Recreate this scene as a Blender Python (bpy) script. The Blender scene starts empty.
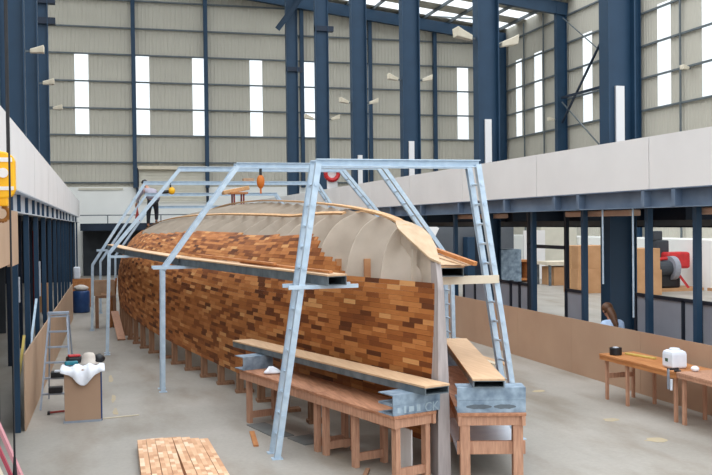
import bpy, bmesh, math, random
from mathutils import Vector, Matrix
random.seed(7)
SC = bpy.context.scene
COL = SC.collection
PI = math.pi

# ------------------------------------------------------------------ materials
def mat(name, c1, c2=None, rough=.6, metal=0., scale=4., bump=0., detail=4., stretch=None, bscale=None, spec=.4):
    m = bpy.data.materials.new(name); m.use_nodes = True
    nt = m.node_tree; N = nt.nodes; L = nt.links
    b = N['Principled BSDF']
    b.inputs['Roughness'].default_value = rough
    b.inputs['Metallic'].default_value = metal
    b.inputs['Specular IOR Level'].default_value = spec
    if c2 is None:
        c2 = tuple(min(1, x*1.12) for x in c1)
    tc = N.new('ShaderNodeTexCoord')
    mp = N.new('ShaderNodeMapping')
    if stretch: mp.inputs['Scale'].default_value = stretch
    L.new(tc.outputs['Object'], mp.inputs['Vector'])
    nz = N.new('ShaderNodeTexNoise'); nz.inputs['Scale'].default_value = scale; nz.inputs['Detail'].default_value = detail
    L.new(mp.outputs['Vector'], nz.inputs['Vector'])
    cr = N.new('ShaderNodeValToRGB')
    cr.color_ramp.elements[0].position = .3; cr.color_ramp.elements[1].position = .7
    cr.color_ramp.elements[0].color = (*c1, 1); cr.color_ramp.elements[1].color = (*c2, 1)
    L.new(nz.outputs['Fac'], cr.inputs['Fac']); L.new(cr.outputs['Color'], b.inputs['Base Color'])
    if bump:
        bp = N.new('ShaderNodeBump'); bp.inputs['Strength'].default_value = bump; bp.inputs['Distance'].default_value = .01
        L.new(nz.outputs['Fac'], bp.inputs['Height']); L.new(bp.outputs['Normal'], b.inputs['Normal'])
    return m

def srgb(r, g, b):
    f = lambda v: (v/255/12.92) if v/255 <= .04045 else ((v/255+.055)/1.055)**2.4
    return (f(r), f(g), f(b))

def block_wood(name, cols, length=.36, noise=.2):
    """short solid-wood pieces laid end to end in courses; UV x = metres along, y = course number"""
    m = bpy.data.materials.new(name); m.use_nodes = True
    nt = m.node_tree; N = nt.nodes; L = nt.links; b = N['Principled BSDF']
    b.inputs['Roughness'].default_value = .62; b.inputs['Specular IOR Level'].default_value = .25
    uv = N.new('ShaderNodeUVMap'); uv.uv_map = 'UVMap'
    sp = N.new('ShaderNodeSeparateXYZ'); L.new(uv.outputs['UV'], sp.inputs[0])
    fl = N.new('ShaderNodeMath'); fl.operation = 'FLOOR'; L.new(sp.outputs['Y'], fl.inputs[0])
    wn = N.new('ShaderNodeTexWhiteNoise'); wn.noise_dimensions = '1D'; L.new(fl.outputs[0], wn.inputs['W'])
    mu = N.new('ShaderNodeMath'); mu.operation = 'MULTIPLY_ADD'; mu.inputs[1].default_value = 700.
    L.new(wn.outputs['Value'], mu.inputs[0])
    sc = N.new('ShaderNodeMath'); sc.operation = 'MULTIPLY'; sc.inputs[1].default_value = 1/length
    L.new(sp.outputs['X'], sc.inputs[0]); L.new(sc.outputs[0], mu.inputs[2])
    vo = N.new('ShaderNodeTexVoronoi'); vo.voronoi_dimensions = '1D'; vo.inputs['Scale'].default_value = 1.
    vo.inputs['Randomness'].default_value = .8
    L.new(mu.outputs[0], vo.inputs['W'])
    sr = N.new('ShaderNodeSeparateColor'); L.new(vo.outputs['Color'], sr.inputs[0])
    cr = N.new('ShaderNodeValToRGB'); e = cr.color_ramp.elements
    e[0].position = cols[0][0]; e[0].color = (*cols[0][1], 1)
    e[1].position = cols[-1][0]; e[1].color = (*cols[-1][1], 1)
    for p, c in cols[1:-1]:
        k = e.new(p); k.color = (*c, 1)
    L.new(sr.outputs[0], cr.inputs['Fac'])
    # grain
    tc = N.new('ShaderNodeTexCoord'); mp = N.new('ShaderNodeMapping'); mp.inputs['Scale'].default_value = (30, 2.5, 45)
    L.new(tc.outputs['Object'], mp.inputs['Vector'])
    nz = N.new('ShaderNodeTexNoise'); nz.inputs['Scale'].default_value = 1.; nz.inputs['Detail'].default_value = 5
    L.new(mp.outputs['Vector'], nz.inputs['Vector'])
    mx = N.new('ShaderNodeMix'); mx.data_type = 'RGBA'; mx.blend_type = 'OVERLAY'; mx.inputs['Factor'].default_value = noise
    L.new(cr.outputs['Color'], mx.inputs['A']); L.new(nz.outputs['Fac'], mx.inputs['B'])
    # butt joints
    vd = N.new('ShaderNodeTexVoronoi'); vd.voronoi_dimensions = '1D'; vd.feature = 'DISTANCE_TO_EDGE'; vd.inputs['Scale'].default_value = 1.
    vd.inputs['Randomness'].default_value = .8
    L.new(mu.outputs[0], vd.inputs['W'])
    mr = N.new('ShaderNodeMapRange'); mr.inputs['From Max'].default_value = .02; L.new(vd.outputs['Distance'], mr.inputs['Value'])
    bp = N.new('ShaderNodeBump'); bp.inputs['Strength'].default_value = .5; bp.inputs['Distance'].default_value = .01
    L.new(mr.outputs['Result'], bp.inputs['Height']); L.new(bp.outputs['Normal'], b.inputs['Normal'])
    L.new(mx.outputs['Result'], b.inputs['Base Color'])
    return m

M = {}
M['galv'] = mat('galvanised_steel', srgb(176,196,214), srgb(200,217,231), .42, .3, 9, .05)
M['galv_old'] = mat('weathered_galvanised_steel', srgb(104,122,140), srgb(164,182,198), .5, .3, 7, .15)
M['galv_dark'] = mat('dark_galvanised_steel', srgb(88,98,104), srgb(120,130,136), .5, .3, 6, .1)
M['ply'] = mat('pale_plywood', srgb(178,150,120), srgb(198,172,142), .7, 0, 3, .05, stretch=(3,.5,3))
M['plytop'] = mat('plywood_deck', srgb(196,160,126), srgb(210,176,140), .7, 0, 4, .05, stretch=(6,.6,1))
M['frame'] = mat('frame_plywood', srgb(186,172,156), srgb(206,192,176), .75, 0, 2.5, .03)
M['batten'] = mat('tan_batten', srgb(186,140,96), srgb(212,170,124), .7, 0, 5, .05, stretch=(5,1,5))
M['pine'] = mat('pinkish_pine', srgb(168,122,98), srgb(198,152,124), .65, 0, 3, .08, stretch=(14,14,1.5))
M['bench_top'] = mat('bench_board', srgb(150,100,72), srgb(190,136,104), .6, 0, 3, .08, stretch=(9,1,9))
M['orange_wood'] = mat('orange_brown_timber', srgb(172,108,60), srgb(198,136,84), .6, 0, 3, .08, stretch=(6,1,6))
M['post_wood'] = mat('brown_post_timber', srgb(136,100,76), srgb(166,126,98), .7, 0, 3, .1, stretch=(9,9,1))
M['stem'] = mat('grey_primed_timber', srgb(158,148,146), srgb(178,168,166), .7, 0, 3, .1, stretch=(8,8,1))
M['brace'] = mat('reddish_brace', srgb(176,120,82), srgb(196,146,104), .7, 0, 4, .05)
M['mdf'] = mat('brown_mdf', srgb(172,140,116), srgb(180,149,124), .7, 0, 1.2, .0)
M['mdf_l'] = mat('tan_mdf', srgb(176,146,120), srgb(186,156,130), .7, 0, 1.2, .0)
M['navy'] = mat('navy_steel', srgb(28,56,80), srgb(34,64,90), .5, .0, 1.5, .03)
M['navy_d'] = mat('dark_navy_steel', srgb(18,32,50), srgb(24,40,60), .5, 0, 1.5, .02)
M['beam'] = mat('slate_blue_beam', srgb(80,98,122), srgb(118,134,154), .5, .1, 2.0, .05, stretch=(1,.6,1))
M['beam_pale'] = mat('pale_grey_beam', srgb(176,182,190), srgb(196,202,208), .5, .1, 2.0, .05)
M['clad'] = mat('beige_grey_cladding', srgb(188,183,170), srgb(195,190,177), .55, 0, .35, 0)
M['girt'] = mat('grey_green_girt', srgb(92,100,104), srgb(106,114,118), .55, .1, 3, 0)
M['white'] = mat('white_panel', srgb(224,221,220), srgb(232,229,228), .65, 0, .8, 0)
M['white_d'] = mat('white_wall', srgb(238,238,234), srgb(244,244,240), .7, 0, .6, 0)
M['joint'] = mat('grey_joint_backing', srgb(120,110,108), None, .8)  # grey-brown backing that shows in the fascia panel joints
M['shutter'] = mat('cream_shutter', srgb(204,199,184), srgb(214,209,194), .5, 0, 2, 0)
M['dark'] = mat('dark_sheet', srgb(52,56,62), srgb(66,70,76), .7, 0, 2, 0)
M['sheet_grey'] = mat('dull_grey_sheet', srgb(104,106,106), srgb(120,122,120), .6, 0, 4)
M['screen'] = mat('grey_screen', srgb(84,88,94), srgb(98,102,108), .7, 0, 1.)
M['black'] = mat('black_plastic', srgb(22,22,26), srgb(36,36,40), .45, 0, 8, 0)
M['black_steel'] = mat('black_frame_steel', srgb(22,28,40), srgb(30,36,48), .5, 0, 3, 0)
M['greypanel'] = mat('grey_infill', srgb(140,142,152), srgb(154,156,166), .45, 0, 1.5, 0)
M['cloth'] = mat('white_cloth', srgb(226,228,236), srgb(240,242,248), .85, 0, 12, .2)
M['plastic_w'] = mat('white_plastic', srgb(218,224,236), srgb(232,238,246), .35, 0, 6, 0)
M['beige_cloth'] = mat('beige_cloth', srgb(196,186,176), srgb(214,204,194), .85, 0, 10, .2)
M['teal'] = mat('teal_plastic', srgb(16,104,120), srgb(28,124,140), .4, 0, 6, 0)
M['red'] = mat('red_paint', srgb(180,36,40), srgb(204,52,52), .45, 0, 6, 0)
M['redd'] = mat('dark_red', srgb(132,42,36), srgb(150,56,46), .6, 0, 6, 0)
M['orange'] = mat('orange_paint', srgb(186,98,26), srgb(204,116,38), .45, 0, 6, 0)
M['rust_hook'] = mat('worn_orange_hook', srgb(112,70,30), srgb(160,104,40), .6, 0, 12)
M['yellow'] = mat('yellow_paint', srgb(240,172,12), srgb(246,186,30), .4, 0, 6, 0)
M['yellow_d'] = mat('yellow_tool', srgb(196,170,90), srgb(208,184,104), .5, 0, 6, 0)
M['blue'] = mat('blue_plastic', srgb(32,62,110), srgb(44,76,126), .45, 0, 6, 0)
M['alu'] = mat('aluminium', srgb(150,160,176), srgb(172,182,196), .4, .5, 8, 0)
M['pink'] = mat('pink_edge_sheet', srgb(204,140,148), srgb(222,164,170), .6, 0, 3, 0, stretch=(1,1,.3))
M['pinkd'] = mat('crimson_edge_sheet', srgb(168,66,84), srgb(190,86,102), .6, 0, 3, 0)
M['cream'] = mat('cream_board', srgb(206,194,172), srgb(222,210,190), .65, 0, 3, 0)
M['lamp'] = mat('cream_lamp_shell', srgb(216,206,184), srgb(228,218,198), .4, 0, 5, 0)
M['batten_light'] = mat('pinkish_light_cover', srgb(196,160,138), srgb(208,174,152), .6, 0, 3, 0)
M['card'] = mat('brown_cardboard', srgb(176,132,92), srgb(192,148,108), .75, 0, 2, 0)
M['crate'] = mat('rough_crate_ply', srgb(172,138,110), srgb(194,160,130), .7, 0, 5, .05)
M['skin'] = mat('skin', srgb(170,120,96), srgb(184,134,108), .55)
M['hair'] = mat('brown_hair', srgb(70,44,30), srgb(110,74,50), .5, 0, 30, .2, stretch=(6,6,1))
M['hair_b'] = mat('black_hair', srgb(22,18,18), srgb(34,28,26), .5, 0, 30, .2)
M['sweat'] = mat('lilac_grey_sweatshirt', srgb(146,140,152), srgb(166,160,172), .85, 0, 8, .1)
M['trouser'] = mat('dark_trousers', srgb(28,28,36), srgb(40,40,48), .8, 0, 8, .1)
M['shirt'] = mat('light_blue_shirt', srgb(170,192,224), srgb(194,212,238), .85, 0, 8, .1)
M['worn'] = mat('worn_white_paint', srgb(150,168,180), srgb(176,192,202), .6, 0, 12, 0)
M['rust'] = mat('rubbed_dark_stain', srgb(84,92,100), srgb(104,114,122), .7, 0, 9, 0)
M['green'] = mat('dark_green_label', srgb(60,86,70), srgb(80,104,88), .6)
HULLC = [(0., srgb(86,46,24)), (.14, srgb(126,70,34)), (.38, srgb(160,96,48)), (.68, srgb(178,112,60)), (.9, srgb(194,130,76)), (1., srgb(212,158,102))]
M['hull'] = block_wood('hull_timber_pieces', HULLC, .31)
M['strip'] = block_wood('laminated_strip_timber', [(0., srgb(192,142,108)), (.4, srgb(212,166,130)), (.75, srgb(224,182,146)), (1., srgb(236,208,180))], .13)

def concrete():
    m = bpy.data.materials.new('concrete_floor'); m.use_nodes = True
    nt = m.node_tree; N = nt.nodes; L = nt.links; b = N['Principled BSDF']
    b.inputs['Roughness'].default_value = .5; b.inputs['Specular IOR Level'].default_value = .35
    tc = N.new('ShaderNodeTexCoord')
    def noise(s, d=5, st=None):
        n = N.new('ShaderNodeTexNoise'); n.inputs['Scale'].default_value = s; n.inputs['Detail'].default_value = d
        if st:
            mp = N.new('ShaderNodeMapping'); mp.inputs['Scale'].default_value = st
            L.new(tc.outputs['Object'], mp.inputs['Vector']); L.new(mp.outputs['Vector'], n.inputs['Vector'])
        else: L.new(tc.outputs['Object'], n.inputs['Vector'])
        return n
    def ramp(n, p0, c0, p1, c1):
        r = N.new('ShaderNodeValToRGB'); e = r.color_ramp.elements
        e[0].position = p0; e[0].color = (*c0, 1); e[1].position = p1; e[1].color = (*c1, 1)
        L.new(n.outputs['Fac'], r.inputs['Fac']); return r
    base = ramp(noise(.5), .3, srgb(150,144,135), .7, srgb(170,164,156))
    st = ramp(noise(1.1, 6, (1.6,.5,1)), .45, (1,1,1), .75, srgb(222,214,204))
    mx = N.new('ShaderNodeMix'); mx.data_type = 'RGBA'; mx.blend_type = 'MULTIPLY'; mx.inputs['Factor'].default_value = 1
    L.new(base.outputs['Color'], mx.inputs['A']); L.new(st.outputs['Color'], mx.inputs['B'])
    fine = ramp(noise(22, 3), .3, (.9,.9,.9), .7, (1.05,1.05,1.05))
    m2 = N.new('ShaderNodeMix'); m2.data_type = 'RGBA'; m2.blend_type = 'MULTIPLY'; m2.inputs['Factor'].default_value = .7
    L.new(mx.outputs['Result'], m2.inputs['A']); L.new(fine.outputs['Color'], m2.inputs['B'])
    L.new(m2.outputs['Result'], b.inputs['Base Color'])
    return m
M['floor'] = concrete()
M['paintmark'] = mat('faded_yellow_floor_paint', srgb(184,166,130), srgb(174,162,142), .6, 0, 12, 0)

def glazing():
    m = bpy.data.materials.new('clear_rooflight_sheet'); m.use_nodes = True
    nt = m.node_tree; N = nt.nodes; L = nt.links
    N.remove(N['Principled BSDF'])
    t = N.new('ShaderNodeBsdfTransparent'); g = N.new('ShaderNodeBsdfGlossy'); g.inputs['Roughness'].default_value = .2
    nz = N.new('ShaderNodeTexNoise'); nz.inputs['Scale'].default_value = 2.
    cr = N.new('ShaderNodeValToRGB'); cr.color_ramp.elements[0].color = (.93,.96,.97,1); cr.color_ramp.elements[1].color = (1,1,1,1)
    L.new(nz.outputs['Fac'], cr.inputs['Fac']); L.new(cr.outputs['Color'], t.inputs['Color'])
    mx = N.new('ShaderNodeMixShader'); mx.inputs['Fac'].default_value = .05
    L.new(t.outputs[0], mx.inputs[1]); L.new(g.outputs[0], mx.inputs[2]); L.new(mx.outputs[0], N['Material Output'].inputs['Surface'])
    return m
M['glaze'] = glazing()

# ------------------------------------------------------------------ mesh builder
ORG = {}
class MB:
    def __init__(s): s.v = []; s.f = []; s.uv = None; s.smooth = False
    def add(s, vs, fs):
        o = len(s.v); s.v += [Vector(p) for p in vs]; s.f += [tuple(i+o for i in f) for f in fs]; return s
    def box(s, c, d, rz=0.):
        x, y, z = d[0]/2, d[1]/2, d[2]/2; R = Matrix.Rotation(rz, 3, 'Z'); c = Vector(c)
        vs = [c + R @ Vector((a*x, b*y, e*z)) for a in (-1,1) for b in (-1,1) for e in (-1,1)]
        return s.add(vs, [(0,1,3,2),(4,6,7,5),(0,4,5,1),(2,3,7,6),(0,2,6,4),(1,5,7,3)])
    def bb(s, x0, x1, y0, y1, z0, z1): return s.box(((x0+x1)/2,(y0+y1)/2,(z0+z1)/2), (abs(x1-x0),abs(y1-y0),abs(z1-z0)))
    def bar(s, p, q, w, h, up=(0,0,1)):
        p = Vector(p); q = Vector(q); d = (q-p).normalized(); u = Vector(up)
        if abs(d.dot(u)) > .98: u = Vector((0,1,0))
        r = d.cross(u).normalized(); u = r.cross(d).normalized()
        vs = [e + r*(a*w/2) + u*(b*h/2) for e in (p, q) for a in (-1,1) for b in (-1,1)]
        return s.add(vs, [(0,1,3,2),(4,6,7,5),(0,4,5,1),(2,3,7,6),(0,2,6,4),(1,5,7,3)])
    def channel(s, p, q, w, h, t=.008, up=(0,0,1), lips=False):
        """C-section along p-q: web of height h on the -r side, flanges of width w"""
        p = Vector(p); q = Vector(q); d = (q-p).normalized(); u = Vector(up)
        if abs(d.dot(u)) > .98: u = Vector((0,1,0))
        r = d.cross(u).normalized(); u = r.cross(d).normalized()
        prof = [(-w/2,-h/2),(w/2,-h/2),(w/2,-h/2+t),(-w/2+t,-h/2+t),(-w/2+t,h/2-t),(w/2,h/2-t),(w/2,h/2),(-w/2,h/2)]
        n = len(prof)
        vs = [e + r*a + u*b for e in (p,q) for a,b in prof]
        fs = [(i,(i+1)%n,(i+1)%n+n,i+n) for i in range(n)]
        fs += [(0,1,2,3),(0,3,4,7),(4,5,6,7),(n,n+3,n+2,n+1),(n,n+7,n+4,n+3),(n+4,n+7,n+6,n+5)]
        return s.add(vs, fs)
    def hollow(s, p, q, w, h, t=.008, up=(0,0,1)):
        """rectangular tube open at both ends"""
        p = Vector(p); q = Vector(q); d = (q-p).normalized(); u = Vector(up)
        r = d.cross(u).normalized(); u = r.cross(d).normalized()
        o = [(-w/2,-h/2),(w/2,-h/2),(w/2,h/2),(-w/2,h/2)]; i_ = [(-w/2+t,-h/2+t),(w/2-t,-h/2+t),(w/2-t,h/2-t),(-w/2+t,h/2-t)]
        vs = [e + r*a + u*b for e in (p,q) for a,b in o+i_]
        fs = []
        for k in range(4):
            j = (k+1)%4
            fs += [(k,j,j+8,k+8),(k+4,k+12,j+12,j+4),(k,k+4,j+4,j),(k+8,j+8,j+12,k+12)]
        return s.add(vs, fs)
    def tube(s, p, q, r, n=10, r2=None):
        p = Vector(p); q = Vector(q); d = (q-p).normalized(); u = Vector((0,0,1)) if abs(d.z) < .9 else Vector((1,0,0))
        a = d.cross(u).normalized(); b = d.cross(a); r2 = r if r2 is None else r2
        vs = []
        for e, rr in ((p,r),(q,r2)):
            for k in range(n):
                t = 2*PI*k/n; vs.append(e + a*(rr*math.cos(t)) + b*(rr*math.sin(t)))
        fs = [(k,(k+1)%n,(k+1)%n+n,k+n) for k in range(n)] + [tuple(range(n-1,-1,-1)), tuple(range(n,2*n))]
        return s.add(vs, fs)
    def path(s, pts, r, n=8):
        for a, b in zip(pts, pts[1:]): s.tube(a, b, r, n)
        return s
    def lathe(s, c, prof, n=20):
        c = Vector(c); vs = []; m = len(prof)
        for r, z in prof:
            for k in range(n):
                t = 2*PI*k/n; vs.append(c + Vector((r*math.cos(t), r*math.sin(t), z)))
        fs = [(i*n+k, i*n+(k+1)%n, (i+1)*n+(k+1)%n, (i+1)*n+k) for i in range(m-1) for k in range(n)]
        fs += [tuple(range(n-1,-1,-1)), tuple((m-1)*n+k for k in range(n))]
        return s.add(vs, fs)
    def ball(s, c, rx, ry, rz, n=14, m=9, wob=0., seed=0):
        R = random.Random(seed); c = Vector(c); vs = []
        for i in range(m+1):
            a = PI*i/m
            for k in range(n):
                t = 2*PI*k/n; w = 1+R.uniform(-wob,wob)
                vs.append(c + Vector((rx*w*math.sin(a)*math.cos(t), ry*w*math.sin(a)*math.sin(t), rz*w*math.cos(a))))
        fs = [(i*n+k,(i+1)*n+k,(i+1)*n+(k+1)%n,i*n+(k+1)%n) for i in range(m) for k in range(n)]
        return s.add(vs, fs)
    def prism(s, pts, thick):
        """pts: list of 3-D points of a planar polygon; extruded by the vector thick"""
        t = Vector(thick); n = len(pts); vs = [Vector(p) for p in pts] + [Vector(p)+t for p in pts]
        fs = [tuple(range(n-1,-1,-1)), tuple(range(n,2*n))] + [(k,(k+1)%n,(k+1)%n+n,k+n) for k in range(n)]
        return s.add(vs, fs)
    def build(s, name, m, parent=None, bevel=0., smooth=False, subsurf=0, solid=0.):
        org = ORG.get(parent.name, Vector()) if parent else None
        if org is None:
            xs = [v.x for v in s.v]; ys = [v.y for v in s.v]; zs = [v.z for v in s.v]
            org = Vector(((min(xs)+max(xs))/2, (min(ys)+max(ys))/2, min(zs)))
        me = bpy.data.meshes.new(name)
        me.from_pydata([tuple(v-org) for v in s.v], [], s.f)
        if s.uv:
            ul = me.uv_layers.new(name='UVMap')
            for i, l in enumerate(me.loops): ul.data[i].uv = s.uv[l.vertex_index]
        else:
            bm = bmesh.new(); bm.from_mesh(me); bmesh.ops.recalc_face_normals(bm, faces=bm.faces); bm.to_mesh(me); bm.free()
        if smooth:
            for p in me.polygons: p.use_smooth = True
        me.materials.append(M[m] if isinstance(m, str) else m); me.update()
        o = bpy.data.objects.new(name, me); COL.objects.link(o)
        if parent: o.parent = parent
        else: o.location = org
        ORG[o.name] = org
        if solid:
            k = o.modifiers.new('Thickness', 'SOLIDIFY'); k.thickness = abs(solid); k.offset = -1 if solid > 0 else 1
        if bevel:
            k = o.modifiers.new('Bevel', 'BEVEL'); k.width = bevel; k.segments = 2; k.limit_method = 'ANGLE'
        if subsurf:
            k = o.modifiers.new('Sub', 'SUBSURF'); k.levels = subsurf; k.render_levels = subsurf
        return o

def thing(name, label, cat, loc=(0,0,0), group=None):
    o = bpy.data.objects.new(name, None); COL.objects.link(o); o.location = loc; o.empty_display_size = .1
    ORG[o.name] = Vector(loc)
    return tag(o, label, cat, group)
def tag(o, label, cat, group=None):
    o['label'] = label; o['category'] = cat
    if group: o['group'] = group
    return o
def struct(o): o['kind'] = 'structure'; return o

# ------------------------------------------------------------------ room shell
YB, XW = 57.7, 26.7
HT = 19.
def roofz(x): return 17.95 - .117*(x-9.7)
def corrugated(u0, u1, top, wins, z0=0., pitch=.22, depth=.018):
    """returns a list of faces' corner coords (u, offset, z) for a ribbed sheet with openings"""
    us = set([u0, u1])
    k = u0
    while k < u1:
        for d in (0,.13,.15,.20): us.add(min(u1, round(k+d, 4)))
        k += pitch
    for w in wins: us.add(w[0]); us.add(w[1])
    us = sorted(us)
    def off(u):
        t = (u-u0) % pitch
        if t < .13: return 0
        if t < .15: return depth*(t-.13)/.02
        if t < .20: return depth
        return depth*(1-(t-.20)/.02)
    quads = []
    for a, b in zip(us, us[1:]):
        if b-a < 1e-4: continue
        mid = (a+b)/2; segs = [(z0, None)]
        zs = [z0]
        for w in wins:
            if w[0] < mid < w[1]: zs += [w[2], w[3]]
        zs.append(None)
        for i in range(0, len(zs), 2):
            za, zb = zs[i], zs[i+1]
            ta = top(a) if zb is None else zb; tb = top(b) if zb is None else zb
            quads.append(((a,off(a),za),(b,off(b),za),(b,off(b),tb),(a,off(a),ta)))
    return quads
def clad_wall(name, quads, fn, m='clad'):
    b = MB()
    for q in quads: b.add([fn(*p) for p in q], [(0,1,2,3)])
    return struct(b.build(name, m, solid=0))

f = MB().bb(-12, 30, -3, 60, -.2, 0).build('floor', 'floor'); struct(f)
WB = [-.92, 2.67, 6.09, 9.68, 13.17, 16.6, 20.2, 23.75]
winsB = [(x-.40, x+.40, 8.55, 13.4) for x in WB]
wb = clad_wall('wall_back', corrugated(-12, XW, roofz, winsB, 5.35), lambda u,o,z: (u, YB-o, z))
GZ = [5.62, 6.85, 8.5, 10.12, 11.75, 13.4, 15.02, 16.7]
for z in GZ:
    MB().bb(-12, XW, YB-.16, YB-.05, z-.045, z+.045).build('girt', 'girt', wb)
for x in (2.12, 6.5, 12.6, 17.15, 21.65):
    MB().bb(x-.12, x+.12, YB-.4, YB-.16, 5.3, roofz(x)-.9).build('wall_post', 'navy', wb)
for i, w in enumerate(winsB):
    struct(MB().bb(w[0]-.01, w[1]+.01, YB-.012, YB-.002, w[2], w[3]).build('window_%d' % (i+1), 'glaze'))
# painted masonry below the cladding, roller door in it
lw = MB()
lw.bb(-12, 2.25, YB-.05, YB+.2, 0, 5.35); lw.bb(6.5, XW, YB-.05, YB+.2, 0, 5.35); lw.bb(2.25, 6.5, YB-.05, YB+.2, 0, 4.45)
o = struct(lw.build('wall_back_lower', 'white_d'))
dr = MB()
for k in range(22):
    z = 4.45 + k*.09; dr.add([(2.35,YB-.20,z),(6.42,YB-.20,z),(6.42,YB-.17,z+.08),(2.35,YB-.17,z+.08),(6.42,YB-.2,z+.09),(2.35,YB-.2,z+.09)], [(0,1,2,3),(3,2,4,5)])
d1 = struct(dr.build('door_1', 'shutter', solid=.01))
MB().bb(2.3, 6.46, YB-.45, YB-.2, 6.42, 6.62).build('shutter_box', 'cream', d1)
for x in (2.25, 6.5): MB().bb(x-.08, x+.08, YB-.3, YB-.17, 4.4, 6.5).build('shutter_guide', 'navy_d', d1)
struct(MB().bb(-1.2, 1.4, YB-.12, YB-.05, 5.18, 5.3).build('trim_1', 'shutter'))

WR = [(55.2,.42), (52.45,.5), (46.4,.5), (39.1,.55), (35.6,.6)]
winsR = [(y-w, y+w, 8.5, 13.6) for y, w in WR]
wr = clad_wall('wall_right', corrugated(12, YB, lambda u: roofz(XW), sorted(winsR), 2.0), lambda u,o,z: (XW-o, u, z))
for z in GZ[1:]:
    if z < roofz(XW): MB().bb(XW-.16, XW-.05, 12, YB, z-.045, z+.045).build('girt', 'girt', wr)
for y in (37.6, 43.9, 51.4, 54.1): MB().bb(XW-.2, XW-.14, y-.05, y+.05, 2, roofz(XW)-.2).build('sag_rod', 'girt', wr)
for i, w in enumerate(winsR):
    struct(MB().bb(XW-.012, XW-.002, w[0]-.01, w[1]+.01, w[2], w[3]).build('window_%d' % (i+9), 'glaze'))
struct(MB().bb(24.4, XW, 12, YB, 0, 2.1).build('wall_right_lower', 'white_d'))
wl = clad_wall('wall_left', corrugated(3, YB, lambda u: 18., [], 0), lambda u,o,z: (-9.5+o, u, z))
# roof over the far bays: ribbed sheets, clear strips, purlins and rafters
sky = [(49.2,50.8), (52.4,54.0), (55.4,56.9)]
rf = MB(); ys = sorted(set([47.8, YB]+[v for s in sky for v in s]))
for a, b in zip(ys, ys[1:]):
    if (a,b) in sky: continue
    k = a
    while k < b-1e-6:
        e = min(b, k+.3)
        for (p,q,oa,ob) in ((k,k+(e-k)*.7,0,0),(k+(e-k)*.7,k+(e-k)*.78,0,-.035),(k+(e-k)*.78,k+(e-k)*.92,-.035,-.035),(k+(e-k)*.92,e,-.035,0)):
            rf.add([(-12,p,roofz(-12)+oa),(XW+.3,p,roofz(XW+.3)+oa),(XW+.3,q,roofz(XW+.3)+ob),(-12,q,roofz(-12)+ob)], [(0,1,2,3)])
        k = e
cl = struct(rf.build('ceiling', 'clad'))
for i, (a,b) in enumerate(sky):
    struct(MB().add([(-12,a,roofz(-12)+.01),(XW+.3,a,roofz(XW+.3)+.01),(XW+.3,b,roofz(XW+.3)+.01),(-12,b,roofz(-12)+.01)], [(0,1,2,3)]).build('window_%d' % (i+14), 'glaze'))
for k in range(22):
    x = XW-.6-k*1.75
    MB().bb(x-.04, x+.04, 47.8, YB, roofz(x)-.24, roofz(x)-.04).build('purlin', 'girt', cl)
for y in (48.6, 57.2):
    MB().bar((-12,y,roofz(-12)-.6), (XW-.1,y,roofz(XW)-.6), .3, .72).build('rafter', 'navy', cl)

# ------------------------------------------------------------------ steel columns
def i_column(name, x, y, z1, label, group, strip=None, lamps=(), b=.38, d=.64, brk=None, z0=0.):
    t = thing(name, label, 'column', (x,y,z0), group)
    m = MB()
    m.bb(x-d/2, x-d/2+.03, y-b/2, y+b/2, z0, z1); m.bb(x+d/2-.03, x+d/2, y-b/2, y+b/2, z0, z1)
    m.bb(x-d/2+.03, x+d/2-.03, y-.03, y+.03, z0, z1)
    m.build('shaft', 'navy', t)
    MB().bb(x-.42, x+.42, y-.3, y+.3, z0, z0+.03).build('base_plate', 'navy_d', t)
    if brk:
        for z in brk: MB().bb(x-d/2, x+d/2+.28, y-.16, y+.16, z, z+.25).build('bracket', 'navy_d', t)
    if strip:
        MB().bb(x-.09, x+.11, y-.09, y-.035, strip[0], strip[1]).build('white_strip', 'white', t)
    return t
def floodlight(x, y, z, sx, label, s=1., tilt=.3):
    t = thing('floodlight', label, 'light', (x,y,z), 'floodlights on the blue columns')
    m = MB(); L_ = .42*s; pr = [(-.14*s,-.10*s),(.14*s,-.10*s),(.2*s,.12*s),(-.2*s,.12*s)]
    vs = []
    for k, (ln, sc) in enumerate(((0,.55),(.25*s,.8),(L_,1.05))):
        for a, b_ in pr: vs.append((x+sx*(.12+ln), y+a*sc, z+b_*sc+ln*tilt))
    fs = [(3,2,1,0),(8,9,10,11)]
    for i in (0,4):
        for k in range(4): fs.append((i+k, i+(k+1)%4, i+4+(k+1)%4, i+4+k))
    m.add(vs, fs).build('housing', 'lamp', t, bevel=.02)
    MB().bar((x,y,z),(x+sx*.14,y,z+.01), .06, .05).build('bracket', 'girt', t)
ord_ = ['nearest','second','third','fourth','fifth','farthest']
strips = [(4.6,5.82), (4.62,5.88), (4.4,5.85), (4.5,5.85), None, None]
for i, y in enumerate((17.2, 24.0, 30.6, 37.2, 43.8, 51.0)):
    ex = ', with a white strip on its web' if strips[i] else ', with dark brackets near its top'
    i_column('steel_column', 10.6, y, roofz(10.6)-.3, '%s blue steel column behind the right white panels%s' % (ord_[i], ex), 'blue columns on the right', strips[i],
             brk=None if strips[i] else ((12.4,) if i == 4 else (11.6,)))
for i, y in enumerate((18.9, 25.6, 31.2, 37.8)):
    i_column('steel_column', -2.15, y, 17.6, '%s blue steel column behind the left white panels' % ('nearest','second','third','farthest')[i], 'blue columns on the left', brk=None if i < 3 else (10.9,11.7), z0=3.5)
kb = MB().channel((9.75, 50.62, 13.9), (11.7, 50.62, 16.5), .2, .3).build('knee_brace', 'navy'); tag(kb, 'diagonal dark blue knee brace running up from the farthest right column to the roof', 'brace')
for i, y in enumerate((25.6, 31.2, 37.8)):
    floodlight(-1.82, y, 7.62, 1, 'cream floodlight on the %s left blue column, pointing right' % ('second','third','farthest')[i], .85, .15)
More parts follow.
